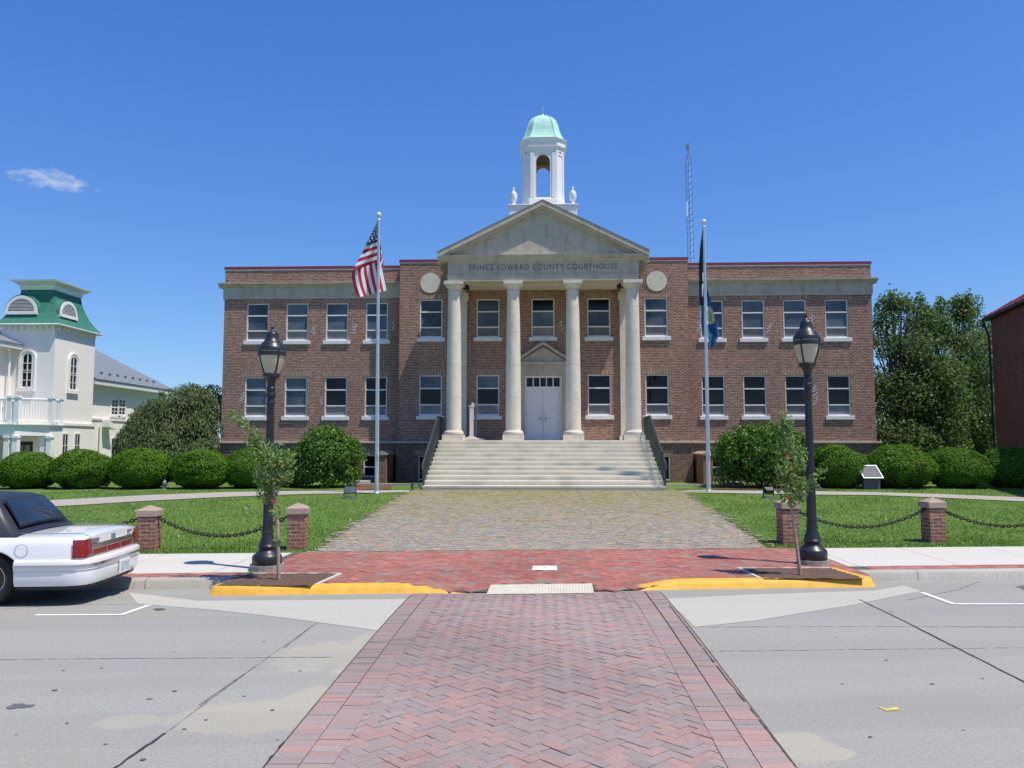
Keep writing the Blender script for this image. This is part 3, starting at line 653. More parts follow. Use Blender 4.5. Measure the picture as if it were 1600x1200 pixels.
# ================================================================== COURTHOUSE
YB, YW, YC = 35.5, 36.25, 33.0                        # front block wall, wing walls, column axis
GB = .43
court = thing('courthouse', (0, YB, GB), 0, 'red brick courthouse with four columned stone portico, wide steps and white cupola', 'courthouse')
def wall_face(mb, x0, x1, z0, z1, Y, holes, depth=.13, mi=0):
    xs = sorted({x0, x1}|{h[0] for h in holes}|{h[1] for h in holes}); zs = sorted({z0, z1}|{h[2] for h in holes}|{h[3] for h in holes})
    for xa, xb in zip(xs, xs[1:]):
        for za, zb in zip(zs, zs[1:]):
            cx, cz = (xa+xb)/2, (za+zb)/2
            if any(h[0] < cx < h[1] and h[2] < cz < h[3] for h in holes): continue
            mb.quad((xa, Y, za), (xb, Y, za), (xb, Y, zb), (xa, Y, zb), mi)
    for a, b, c, d in holes:
        k = Y+depth
        mb.quad((a, Y, c), (a, Y, d), (a, k, d), (a, k, c), mi); mb.quad((b, Y, c), (b, k, c), (b, k, d), (b, Y, d), mi)
        mb.quad((a, Y, d), (b, Y, d), (b, k, d), (a, k, d), mi); mb.quad((a, Y, c), (a, k, c), (b, k, c), (b, Y, c), mi)
def make_window(cx, Y, z0, z1, w, glass, base=False, lintel=True):
    """frame with two mullions; panes, sill and soldier course are its pieces"""
    x0, x1 = cx-w/2, cx+w/2; h = z1-z0; y0, y1 = Y+.05, Y+.12; mb = MB(); t = .05
    mb.box(x0, x0+t, y0, y1, z0, z1); mb.box(x1-t, x1, y0, y1, z0, z1)
    mb.box(x0+t, x1-t, y0, y1, z1-t, z1); mb.box(x0+t, x1-t, y0, y1, z0, z0+(.09 if not base else .05))
    fr = (.325, .725) if not base else (.55,)
    cuts = [z1-t]+[z1-h*f for f in fr]+[z0+(.09 if not base else .05)]
    for f in fr: mb.box(x0+t, x1-t, y0-.012, y1, z1-h*f-.028, z1-h*f+.028)
    f_ = mb.build('window', 'frame', court)
    pm = MB(); mats = [glass[0], glass[1], glass[2]]
    for i in range(len(cuts)-1): pm.quad((x0+t, y0+.045, cuts[i+1]), (x1-t, y0+.045, cuts[i+1]), (x1-t, y0+.045, cuts[i]), (x0+t, y0+.045, cuts[i]), min(i, 2))
    pm.build('pane', mats, f_)
    if not base: MB().box(cx-.635, cx+.635, Y-.07, Y+.05, z0-.16, z0+.012).build('sill', 'white_old', f_, bevel=.012)
    if lintel: MB().box(cx-w/2-.14, cx+w/2+.14, Y-.004, Y+.02, z1+.01, z1+.225).build('lintel', 'brick_soldier', f_)
D, B_, SC = 'gl_dark', 'gl_blue', 'screen'
for i_, k_ in enumerate((.72, .9, 1.12)): M['gl_blue%d' % i_] = glass_mat('slate window glass', (.095*k_, .120*k_, .145*k_), .06); M['screen%d' % i_] = plain('insect screen', (.20*k_, .195*k_, .19*k_), .6, var=.2, scale=3)
wr_ = random.Random(12)
def vary(g): q = wr_.choice('012'); return tuple((m+q) if m in ('gl_blue', 'screen') else m for m in g)
UP, LO = (6.86, 8.63), (3.34, 5.18)
WX = (7.69, 9.55, 11.42, 13.29)
holes_w = {1: [], -1: []}; wins = []
for sgn in (-1, 1):
    for i, x in enumerate(WX):
        wins.append((sgn*x, YW, UP, (B_, B_, SC))); holes_w[sgn].append((sgn*x-.515, sgn*x+.515)+UP)
        low = {(-1, 0): (D, D, SC), (-1, 1): (D, D, SC), (-1, 2): (B_, B_, SC), (-1, 3): (B_, B_, SC), (1, 0): (D, D, SC), (1, 1): (D, D, SC), (1, 2): (D, D, SC), (1, 3): (D, D, SC)}[(sgn, i)]
        wins.append((sgn*x, YW, LO, low)); holes_w[sgn].append((sgn*x-.515, sgn*x+.515)+LO)
        
holes_b = []
BX = (5.06, 2.48, 0.)
for x, u_, l_ in ((-5.06, (B_, B_, SC), (B_, D, SC)), (-2.48, (B_, B_, SC), (B_, D, SC)), (0, (D, B_, SC), None), (2.5, (D, B_, SC), (D, D, SC)), (5.06, (B_, B_, SC), (D, D, SC))):
    wins.append((x, YB, UP, u_)); holes_b.append((x-.515, x+.515)+UP)
    if l_: wins.append((x, YB, LO, l_)); holes_b.append((x-.515, x+.515)+LO)
DX, DZ0, DZ1 = .84, 2.24, 5.15
holes_b.append((-DX, DX, DZ0, DZ1))
base_w = []
for x in (-5.06, 5.06): base_w.append((x, YB, (-.35, 1.58))); 
for x in (-7.69, 7.69): base_w.append((x, YW, (.60, 1.60)))
# brick shell
mb = MB(); top_w, top_b = 10.19, 10.30
for sgn in (-1, 1):
    a, b = sorted((sgn*6.5, sgn*14.87)); wall_face(mb, a, b, 2.2, 8.84, YW, holes_w[sgn]); wall_face(mb, a, b, 9.45, top_w, YW, [])
    X = sgn*14.87; mb.quad((X, YW, 2.2), (X, YW+14, 2.2), (X, YW+14, top_w), (X, YW, top_w)); Xb = sgn*6.5
    mb.quad((Xb, YB, 2.2), (Xb, YW+.0, 2.2), (Xb, YW, top_b), (Xb, YB, top_b)); mb.quad((Xb, YW, 9.4), (Xb, YW+4, 9.4), (Xb, YW+4, top_b), (Xb, YW, top_b))
wall_face(mb, -6.5, 6.5, 2.2, top_b, YB, holes_b)
mb.quad((-14.87, YW+14, 2.2), (14.87, YW+14, 2.2), (14.87, YW+14, top_w), (-14.87, YW+14, top_w))
mb.quad((-6.5, YW+4, 9.4), (6.5, YW+4, 9.4), (6.5, YW+4, top_b), (-6.5, YW+4, top_b))
mb.build('wall', 'brick', court)
mb = MB()                                            # basement storey, a little proud of the wall above
for sgn in (-1, 1):
    a, b = sorted((sgn*6.58, sgn*14.95)); wall_face(mb, a, b, -.8, 2.13, YW-.06, [(h[0]-.515, h[0]+.515)+h[2] for h in base_w if h[1] == YW and h[0]*sgn > 0], .1)
    X = sgn*14.95; mb.quad((X, YW-.06, -.8), (X, YW+14, -.8), (X, YW+14, 2.13), (X, YW-.06, 2.13)); Xb = sgn*6.58
    mb.quad((Xb, YB-.06, -.8), (Xb, YW-.06, -.8), (Xb, YW-.06, 2.13), (Xb, YB-.06, 2.13))
wall_face(mb, -6.58, 6.58, -.8, 2.13, YB-.06, [(h[0]-.515, h[0]+.515)+h[2] for h in base_w if h[1] == YB], .1)
mb.build('basement_wall', 'brick_base', court)
for x, Y, (z0, z1), g in wins: make_window(x, Y, z0, z1, 1.03, vary(g))
for x, Y, (z0, z1) in base_w: make_window(x, Y-.06, z0, z1, 1.03, (D, D, D), base=True)
for sgn in (-1, 1):                                  # belt course
    mb = MB()
    a, b = sorted((sgn*6.66, sgn*15.05)); mb.box(a, b, YW-.16, YW+.02, 2.125, 2.215); a, b = sorted((sgn*4.6, sgn*6.66)); mb.box(a, b, YB-.16, YB+.02, 2.125, 2.215)
    a, b = sorted((sgn*6.51, sgn*6.66)); mb.box(a, b, YB+.02, YW-.16, 2.125, 2.215); a, b = sorted((sgn*14.88, sgn*15.05)); mb.box(a, b, YW+.02, YW+14, 2.125, 2.215)
    mb.build('belt_course', 'lime_old', court, bevel=.012)
for sgn in (-1, 1):                                  # stone frieze and cornice of each wing
    a, b = sorted((sgn*6.505, sgn*14.93)); mb = MB(); mb.box(a, b, YW-.04, YW+.02, 8.835, 9.38)
    a2, b2 = sorted((sgn*14.86, sgn*14.93)); mb.box(a2, b2, YW+.02, YW+14, 8.835, 9.38)
    mb.box(a, b, YW-.055, YW-.035, 8.98, 9.0); mb.build('frieze', 'lime_old', court)
    a, b = sorted((sgn*6.505, sgn*15.12)); mb = MB(); prof = [(YW+.01, 9.382), (YW-.06, 9.385), (YW-.12, 9.46), (YW-.24, 9.50), (YW-.25, 9.57), (YW+.01, 9.60)]
    mb.prism(prof, 'x', a, b); a2, b2 = sorted((sgn*14.88, sgn*15.12)); mb.box(a2, b2, YW+.012, YW+14, 9.385, 9.59); mb.build('cornice', 'lime_old', court)
    a, b = sorted((sgn*6.505, sgn*14.91)); mb = MB(); mb.box(a, b, YW-.035, YW+.25, 10.24, 10.37); a2, b2 = sorted((sgn*14.62, sgn*14.91)); mb.box(a2, b2, YW+.25, YW+14, 10.24, 10.37)
    mb.build('coping', 'coping', court); mb = MB(); mb.box(a, b, YW-.02, YW+.22, 10.19, 10.24); mb.build('coping_trim', 'white_old', court)
    # medallion
    cx = sgn*5.10; cz = 9.38; mb = MB(); mb.add([(cx, YB-.03, cz)]+[(cx+.46*math.cos(t), YB-.03, cz+.46*math.sin(t)) for t in np.linspace(0, 2*math.pi, 33)[:-1]]+[(cx+.46*math.cos(t), YB+.01, cz+.46*math.sin(t)) for t in np.linspace(0, 2*math.pi, 33)[:-1]],
        [(0, i+1, (i+1) % 32+1) for i in range(32)]+[(i+1, 33+i, 33+(i+1) % 32, (i+1) % 32+1) for i in range(32)]); md = mb.build('medallion', 'lime', court)
    mb = MB(); nb = 44
    for i in range(nb):                               # ring of header bricks
        t = 2*math.pi*i/nb; t2 = 2*math.pi*(i+.82)/nb
        mb.quad(*[(cx+r*math.cos(q), YB-.006, cz+r*math.sin(q)) for r, q in ((.475, t), (.58, t), (.58, t2), (.475, t2))])
    mb.build('brick_ring', 'brick_soldier', md)
mb = MB(); mb.box(-6.53, 6.53, YB-.035, YB+.3, 10.33, 10.46); mb.box(-6.53, -6.25, YB+.3, YW+4, 10.33, 10.46); mb.box(6.25, 6.53, YB+.3, YW+4, 10.33, 10.46); mb.build('coping', 'coping', court)
mb = MB(); mb.box(-6.515, 6.515, YB-.02, YB+.28, 10.30, 10.33); mb.build('coping_trim', 'white_old', court)
MB().box(-14.85, 14.85, YW+.1, YW+13.9, 9.75, 9.8).build('roof', 'roofgrey', court)
# porch: floor, ceiling, steps
XP = 4.25
mb = MB(); mb.box(-XP, XP, 32.36, YB-.07, 0., 2.236); mb.build('porch_floor', 'step', court)
ns = 11; rise = (2.24-GB)/ns; tread = .385
mb = MB(); pts = [(32.37, GB-.3), (32.37, 2.236)]
yy = 32.36; zz = 2.236; prof = [(32.36, 2.236)]
for i in range(ns):
    prof.append((yy-.0, zz-.045)); prof.append((yy+.02, zz-.05)); prof.append((yy+.02, zz-rise))
    if i < ns-1: prof.append((yy-tread, zz-rise)); yy -= tread; zz -= rise
prof[-1] = (prof[-1][0], GB-.3); prof += [(32.36, GB-.3)]
def stepprof():
    p = []; y = 32.36; z = 2.236
    for i in range(ns):
        wx = XP+.008*i
        mb.box(-wx, wx, y-(.025 if i else .0), 32.36 if i else 32.362, z-.055, z) if i else None
        if i: mb.box(-wx+.01, wx-.01, y, 32.36, z-rise-.05 if i < ns-1 else GB-.3, z-.055)
        y -= tread; z -= rise
mb = MB(); stepprof()
# the topmost riser belongs to the porch edge
mb.build('steps', 'step', court)
mb = MB(); mb.box(-XP-.02, XP+.02, 32.325, 32.36, 2.18, 2.238); mb.build('porch_nosing', 'step', court)
def column(x):
    mb = MB(); mb.box(x-.43, x+.43, YC-.43, YC+.43, 2.238, 2.47)
    mb.lathe([(.36, 2.47), (.41, 2.49), (.42, 2.54), (.41, 2.59), (.36, 2.62), (.35, 2.65), (.325, 2.66)], (x, YC, 0), 32)
    b = mb.build('column', 'lime', court, smooth=35)
    mb = MB(); pr = []
    for t in np.linspace(0, 1, 14): pr.append((.318-.058*t**1.7, 2.64+(8.42-2.64)*t))
    mb.lathe(pr, (x, YC, 0), 40); 
    sh = mb.build('shaft', 'lime', b, smooth=35)
    mb = MB(); mb.lathe([(.26, 8.40), (.285, 8.42), (.285, 8.45), (.262, 8.46), (.262, 8.56), (.29, 8.58), (.31, 8.63), (.375, 8.70), (.39, 8.74)], (x, YC, 0), 40); mb.box(x-.40, x+.40, YC-.40, YC+.40, 8.74, 8.868); mb.build('capital', 'lime', b, smooth=35)
    for z in (4.0, 5.35, 6.7, 7.75):                  # drum joints
        rr = .318-.058*((z-2.64)/5.78)**1.7+.0015; MB().lathe([(rr, z), (rr, z+.012)], (x, YC, 0), 40, cap=False).build('drum_joint', 'lime_old', sh)
for x in (-3.72, -1.24, 1.24, 3.72): column(x)
for x in (-3.72, 3.72):
    mb = MB(); mb.box(x-.30, x+.30, YB-.16, YB-.002, 2.45, 8.5); mb.box(x-.36, x+.36, YB-.22, YB-.002, 2.236, 2.45); mb.box(x-.37, x+.37, YB-.23, YB-.002, 8.5, 8.868); mb.box(x-.33, x+.33, YB-.19, YB-.002, 8.3, 8.36); mb.build('pilaster', 'lime', court, bevel=.01)
# entablature
EX = 3.98; y0 = YC-.29
mb = MB(); mb.box(-EX, EX, y0, YC+.29, 8.868, 9.07)
for s_ in (-1, 1): a, b = sorted((s_*EX, s_*(EX-.55))); mb.box(a, b, YC+.29, YB-.002, 8.868, 9.07)
mb.box(-EX-.025, EX+.025, y0-.025, YB-.002, 9.07, 9.13); mb.box(-EX+.01, EX-.01, y0+.01, YB-.002, 9.13, 9.70); mb.build('entablature', 'lime_old', court)
MB().box(-EX+.55, EX-.55, YC+.29, YB-.002, 9.02, 9.066).build('porch_ceiling', 'lime', court)
# lettering cut in the frieze
fc = bpy.data.curves.new('letters', 'FONT'); fc.body = 'PRINCE EDWARD COUNTY COURTHOUSE'; fc.size = .33; fc.align_x = 'CENTER'; fc.extrude = .004; fc.space_character = 1.18; fc.offset = .006
fo = bpy.data.objects.new('letters', fc); COL.objects.link(fo); bpy.context.view_layer.update()
me = bpy.data.meshes.new_from_object(fo.evaluated_get(bpy.context.evaluated_depsgraph_get())); bpy.data.objects.remove(fo)
wd = max(v.co.x for v in me.vertices)-min(v.co.x for v in me.vertices); hh = max(v.co.y for v in me.vertices)
TW, TH = 6.18, .235
for v in me.vertices: x, z, d = v.co.x*TW/wd, v.co.y*TH/hh, v.co.z; v.co = (x, y0+.008-d-YB, z+9.335-GB)
me.materials.clear(); me.materials.append(M['engrave']); lt = bpy.data.objects.new('lettering', me); COL.objects.link(lt); lt.parent = court; ORG[lt] = ORG[court]
# pediment: horizontal cornice, tympanum, raking cornice
yF = 32.44; HX = 4.38
mb = MB(); prof = [(YB-.002, 9.70), (y0+.0, 9.70), (y0-.03, 9.74), (y0-.06, 9.78), (yF+.10, 9.80), (yF+.08, 9.90), (yF+.06, 9.93), (YB-.002, 9.96)]
mb.prism([(a, b) for a, b in reversed(prof)], 'x', -HX+.12, HX-.12); mb.build('pediment_cornice', 'lime_old', court)
AP, SL = 12.20, (12.12-10.03)/HX
mb = MB(); zt = 9.95; mb.prism([(-3.95, zt), (3.95, zt), (0, AP-.42)], 'y', y0+.02, YC+.3); ty = mb.build('tympanum', 'lime_old', court)
def rake(mb, t0, t1, ya, yb):
    """two mitred sloping bars between heights t0..t1 below the roof line"""
    for s_ in (-1, 1):
        p = [(s_*HX, 10.03-t0), (0, AP-t0), (0, AP-t1), (s_*HX, 10.03-t1)]
        if s_ > 0: p = p[::-1]
        mb.prism(p, 'y', ya, yb)
mb = MB(); rake(mb, 0, .20, yF, YB+.6); rake(mb, .20, .32, yF+.08, YB); rake(mb, .32, .44, y0-.05, YB); mb.build('raking_cornice', 'lime_old', court)
mb = MB()
for s_ in (-1, 1):
    p = [(s_*(HX+.02), 10.06), (0, AP+.035), (0, AP+.002), (s_*(HX+.02), 10.025)]
    if s_ > 0: p = p[::-1]
    mb.prism(p, 'y', yF-.02, YB+1.5)
mb.build('porch_roof', 'roofgrey', court)
# door with transom and stone surround
mb = MB()
mb.box(-DX, -DX+.10, YB+.03, YB+.12, DZ0, DZ1); mb.box(DX-.10, DX, YB+.03, YB+.12, DZ0, DZ1); mb.box(-DX+.10, DX-.10, YB+.03, YB+.12, DZ1-.1, DZ1); mb.box(-DX+.10, DX-.10, YB+.028, YB+.12, 4.55, 4.65)
for i in range(1, 5): x = -.74+i*.296; mb.box(x-.022, x+.022, YB+.035, YB+.12, 4.65, DZ1-.1)
dr = mb.build('door_frame', 'door', court)
MB().quad((-.74, YB+.1, 4.65), (.74, YB+.1, 4.65), (.74, YB+.1, 5.05), (-.74, YB+.1, 5.05)).build('transom_light', 'gl_dark', dr)
for s_ in (-1, 1):
    a, b = sorted((s_*.006, s_*.735)); mb = MB(); mb.box(a, b, YB+.06, YB+.11, DZ0+.02, 4.55)
    for z0, z1 in ((2.42, 2.95), (3.05, 3.62), (3.72, 4.02), (4.10, 4.46)): 
        mb.box(a+.10, b-.10, YB+.048, YB+.06, z0, z1); mb.box(a+.13, b-.13, YB+.040, YB+.048, z0+.03, z1-.03)
    d_ = mb.build('door', 'door', court)
    mb = MB(); x = s_*.11; mb.box(x-.025, x+.025, YB+.05, YB+.06, 3.08, 3.36); mb.tube([(x, YB+.06, 3.22), (x, YB+.0, 3.22), (x+s_*.12, YB+.0, 3.22)], .014, 8); mb.build('handle', 'galv', d_)
    mb = MB(); [mb.box(s_*.735-.012, s_*.735+.012, YB+.045, YB+.06, z, z+.12) for z in (2.5, 3.35, 4.25)]; mb.build('hinge', 'galv', d_)
mb = MB()
for s_ in (-1, 1): a, b = sorted((s_*(DX+.005), s_*1.14)); mb.box(a, b, YB-.10, YB-.001, DZ0, 5.16)
mb.box(-1.14, 1.14, YB-.11, YB-.001, 5.16, 5.34); mb.box(-1.17, 1.17, YB-.13, YB-.001, 5.34, 5.62); mb.box(-1.24, 1.24, YB-.24, YB-.001, 5.62, 5.74)
mb.prism([(-1.14, 5.742), (1.14, 5.742), (0, 6.42)], 'y', YB-.12, YB-.001)
for s_ in (-1, 1):
    p = [(s_*1.30, 5.80), (0, 6.66), (0, 6.52), (s_*1.30, 5.66)]
    if s_ > 0: p = p[::-1]
    mb.prism(p, 'y', YB-.27, YB-.001)
mb.build('door_surround', 'lime_old', court)
for s_ in (-1, 1):                                   # floodlights tucked in the porch corners
    mb = MB(); x = s_*3.28; mb.box(x-.13, x+.13, YC+.5, YC+.72, 8.68, 8.86); mb.tube([(x, YC+.6, 8.88), (x, YC+.6, 9.02)], .03); mb.build('floodlight', 'iron', court, bevel=.02)
# handrails
for s_ in (-1, 1):
    x = s_*(XP+.06); mb = MB(); n = 30; top = []
    for i in range(n+1):
        t = i/n; y = 28.55+(32.5-28.55)*t; zb = GB+.06+(2.236-GB)*min(1, max(0, (y-28.5)/3.86)); zt = zb+.92
        mb.box(x-.011, x+.011, y-.011, y+.011, zb-.05, zt); top.append((x, y, zt))
        if i % 10 == 0: mb.box(x-.028, x+.028, y-.028, y+.028, zb-.25, zt)
    top = [(x, 28.35, top[0][2]-.25), (x, 28.42, top[0][2]-.06)]+top+[(x, 32.9, top[-1][2]), (x, 34.2, top[-1][2])]
    mb.tube(top, .035, 8); mb.tube([(p[0], p[1], p[2]-.82) for p in top[2:-2]], .02, 6)
    for y in np.arange(32.62, 34.2, .13): mb.box(x-.011, x+.011, y-.011, y+.011, 2.2, 3.2)
    mb.box(x-.028, x+.028, 34.17, 34.23, 2.2, 3.2); mb.build('handrail', 'rail', court)
# areaway walls beside the basement windows
for s_ in (-1, 1):
    mb = MB(); x = s_*6.48
    a, b = sorted((s_*6.72, s_*7.12)); mb.box(a, b, 33.9, YW-.062, .1, 1.62); aw = mb.build('areaway_wall', 'brick_pier', court)
    mb = MB(); a2, b2 = a-.05, b+.05; mb.prism([(a2, 1.62), (b2, 1.62), (b2, 1.68), ((a2+b2)/2, 1.78), (a2, 1.68)], 'y', 33.85, YW-.064); mb.build('cap', 'cap_stone', aw)
    mb = MB(); a, b = sorted((s_*4.45, s_*7.9)); mb.box(a, b, 31.9, 32.1, .2, .50); a, b = sorted((s_*7.3, s_*7.9)); mb.box(a, b, 32.1, 33.6, .2, .56); mb.build('areaway_kerb', 'kerb', court)
# mortar repairs beside some windows
def repair(cx, cz, Y, n=3):
    mb = MB(); rnd = random.Random(int(cx*100+cz*7))
    for k in range(n):
        z = cz+k*.148; x = cx+.1+rnd.uniform(-.04, .06); l = rnd.uniform(.09, .17)
        mb.box(x, x+l, Y-.004, Y+.01, z, z+.02); mb.box(x+l-.02, x+l, Y-.004, Y+.01, z+.02, z+.075); mb.box(x+l-.02, x+l+rnd.uniform(.05, .11), Y-.005, Y+.01, z+.075, z+.095)
    mb.build('mortar_repair', 'white_old', court)
for q in ((-10.85, 7.2, YW), (-8.98, 7.2, YW), (-7.1, 7.35, YW), (-14.12, 4.1, YW), (-10.4, 3.9, YW), (.6, 7.2, YB), (6.9, 7.3, YW), (10.05, 7.15, YW), (12.0, 4.3, YW), (12.02, 3.85, YW), (11.95, 7.5, YW), (7.2, 1.72, YW-.06)): repair(*q)
mb = MB(); mb.tube([(8.05, 38, 9.75), (8.05, 38, 10.62)], .05); mb.tube([(8.22, 38, 9.75), (8.22, 38, 10.75), (8.36, 38, 10.75), (8.36, 38, 10.60)], .05); mb.build('vent_pipe', 'galv', court)
# ---- cupola
CY = 39.0; cc = P(848.5, 250, CY).x
def Zc(v, Y=CY-1): return P(849, v, Y).z
def octo(hw, ch): a = hw-ch; return [(-a, -hw), (a, -hw), (hw, -a), (hw, a), (a, hw), (-a, hw), (-hw, a), (-hw, -a)]
def octo_band(mb, levels, mi=0):
    vs = []; n = 8
    for hw, ch, z in levels: vs += [(cc+x, CY+y, z) for x, y in octo(hw, ch)]
    fs = [(i*n+k, i*n+(k+1) % n, (i+1)*n+(k+1) % n, (i+1)*n+k) for i in range(len(levels)-1) for k in range(n)]
    fs += [tuple(range(n-1, -1, -1)), tuple((len(levels)-1)*n+k for k in range(n))]; mb.add(vs, fs, mi)
z0c, z1c, z2c, z3c = Zc(318), Zc(308), Zc(237), Zc(217)
hw, ch = 1.0, .36
mb = MB(); octo_band(mb, [(1.06, .38, z0c-.9), (1.06, .38, z1c-.1), (1.02, .37, z1c-.05), (1.02, .37, z1c)])
cup = mb.build('cupola', 'white', court)
ORG[cup] = ORG[court]
mb = MB(); aw_, zsp, ztop = .335, z2c-.52, z2c   # four arched faces, four solid corners
def arch_face(M4, half, zb, zt, spring, r, th):
    """flat panel with an arched opening (outer skin, inner skin, reveal)"""
    arc = [(r*math.cos(t), spring+r*math.sin(t)) for t in np.linspace(0, math.pi, 15)]
    for d, flip in ((0, 0), (th, 1)):
        q = [((-half, d, zb), (-r, d, zb), (-r, d, spring), (-half, d, spring)), ((r, d, zb), (half, d, zb), (half, d, spring), (r, d, spring))]
        for i in range(14):
            (xa, za), (xb, zb2) = arc[i], arc[i+1]; q.append(((xb, d, zb2), (xa, d, za), (xa, d, zt), (xb, d, zt)))
        q.append(((-half, d, spring), (-r, d, spring), (-r, d, zt), (-half, d, zt))); q.append(((r, d, spring), (half, d, spring), (half, d, zt), (r, d, zt)))
        for f in q: mb.quad(*[M4 @ Vector(p) for p in (f if not flip else f[::-1])], flip)
    out = [(r, zb)]+arc+[(-r, zb)]
    for (xa, za), (xb, zb2) in zip(out, out[1:]): mb.quad(*[M4 @ Vector(p) for p in ((xa, 0, za), (xa, th, za), (xb, th, zb2), (xb, 0, zb2))], 1)
for k in range(4):
    M4 = Matrix.Translation((cc, CY, 0)) @ Matrix.Rotation(k*math.pi/2, 4, 'Z') @ Matrix.Translation((0, -hw, 0)); arch_face(M4, hw-ch, z1c, z2c+.05, zsp+.05, aw_, .14)
    # corner panel and pilaster strips
    A_ = Matrix.Translation((cc, CY, 0)) @ Matrix.Rotation(k*math.pi/2, 4, 'Z')
    p0, p1 = Vector((hw-ch, -hw, 0)), Vector((hw, -hw+ch, 0))
    for (q0, q1, off) in ((0, 1, 0),):
        c4 = [A_ @ (p0+Vector((0, 0, z1c))), A_ @ (p1+Vector((0, 0, z1c))), A_ @ (p1+Vector((0, 0, z2c+.05))), A_ @ (p0+Vector((0, 0, z2c+.05)))]; mb.quad(*c4)
        inn = [A_ @ (p+Vector((-.1, .1, z))) for p, z in ((p1, z1c), (p0, z1c), (p0, z2c+.05), (p1, z2c+.05))]; mb.quad(*inn, 1)
lan = mb.build('lantern', ['white', 'ochre'], cup)
mb = MB()
for k in range(4):
    A_ = Matrix.Translation((cc, CY, 0)) @ Matrix.Rotation(k*math.pi/2, 4, 'Z')
    def bar(xa, xb, off, za, zb):
        vs = [A_ @ Vector((x, y, z)) for z in (za, zb) for y in (-hw-off, -hw+.01) for x in (xa, xb)]
        mb.add(vs, [(0, 2, 3, 1), (4, 5, 7, 6), (0, 1, 5, 4), (2, 6, 7, 3), (0, 4, 6, 2), (1, 3, 7, 5)])
    for s_ in (-1, 1):
        a, b = sorted((s_*.44, s_*.62)); bar(a, b, .035, z1c+.1, z2c-.02); bar(a-.015, b+.015, .05, z1c, z1c+.1)
    B2 = A_ @ Matrix.Rotation(math.pi/4, 4, 'Z'); dd = (2*hw-ch)/math.sqrt(2); hl = ch/math.sqrt(2)
    for xa, xb, za, zb in ((-hl+.02, -hl+.09, z1c, z2c), (hl-.09, hl-.02, z1c, z2c), (-hl+.09, hl-.09, z1c, z1c+.16), (-hl+.09, hl-.09, z2c-.16, z2c)):
        vs = [B2 @ Vector((x, y, z)) for z in (za, zb) for y in (-dd-.025, -dd+.01) for x in (xa, xb)]
        mb.add(vs, [(0, 2, 3, 1), (4, 5, 7, 6), (0, 1, 5, 4), (2, 6, 7, 3), (0, 4, 6, 2), (1, 3, 7, 5)])
mb.build('pilaster', 'white', cup)
mb = MB(); octo_band(mb, [(1.03, .37, z2c), (1.03, .37, z2c+.22), (1.10, .39, z2c+.27), (1.10, .39, z3c-.13), (1.16, .41, z3c-.05), (1.17, .41, z3c)]); mb.build('cornice', 'white', cup)
mb = MB(); mb.box(cc-.88, cc+.88, CY-.88, CY+.88, z2c-.01, z2c+.02); mb.build('ceiling', 'bark', cup)
mb = MB(); lev = []
for hwp, v in ((32.2, 217), (29.8, 213.5), (27.6, 209), (25.6, 203.5), (24.2, 198), (22.6, 193), (20.0, 188), (16.0, 184), (10, 181.6), (3, 180.8)):
    h = hwp/32.35*1.02; lev.append((h, h*.37, P(849, v, CY-h*.75).z))
octo_band(mb, lev); dome = mb.build('dome', 'copper', cup)
mb = MB()
for k in range(8):
    mb.tube([(cc+octo(h+.006, c)[k][0], CY+octo(h+.006, c)[k][1], z) for h, c, z in lev], .018, 6)
mb.build('dome_rib', 'copper', cup)
zt = lev[-1][2]; mb = MB(); mb.lathe([(.10, zt-.03), (.07, zt+.03), (.03, zt+.08), (.018, zt+.12), (.016, zt+.30), (.03, zt+.34), (.016, zt+.38), (.008, zt+.52)], (cc, CY, 0), 12); mb.build('finial', 'steel', cup, smooth=50)
mb = MB()
zu = Zc(325)
mb.box(cc-1.62, cc+1.62, CY-1.62, CY+1.62, 9.7, zu-.06); mb.box(cc-1.68, cc+1.68, CY-1.68, CY+1.68, zu-.06, zu); mb.box(cc-1.2, cc+1.2, CY-1.2, CY+1.2, zu, z0c-.25); mb.build('plinth', 'white', cup, bevel=.015)
for sx in (-1, 1):
    for sy in (-1, 1):
        x, y = cc+sx*1.43, CY+sy*1.35; mb = MB(); h = zu
        mb.lathe([(.20, h), (.20, h+.05), (.13, h+.07), (.07, h+.15), (.09, h+.18), (.155, h+.30), (.175, h+.45), (.175, h+.56), (.145, h+.58), (.15, h+.62), (.09, h+.70), (.045, h+.76), (.035, h+.80), (.05, h+.83), (.03, h+.88), (.008, h+.96)], (x, y, 0), 18)
        mb.build('urn', 'white', cup, smooth=45)

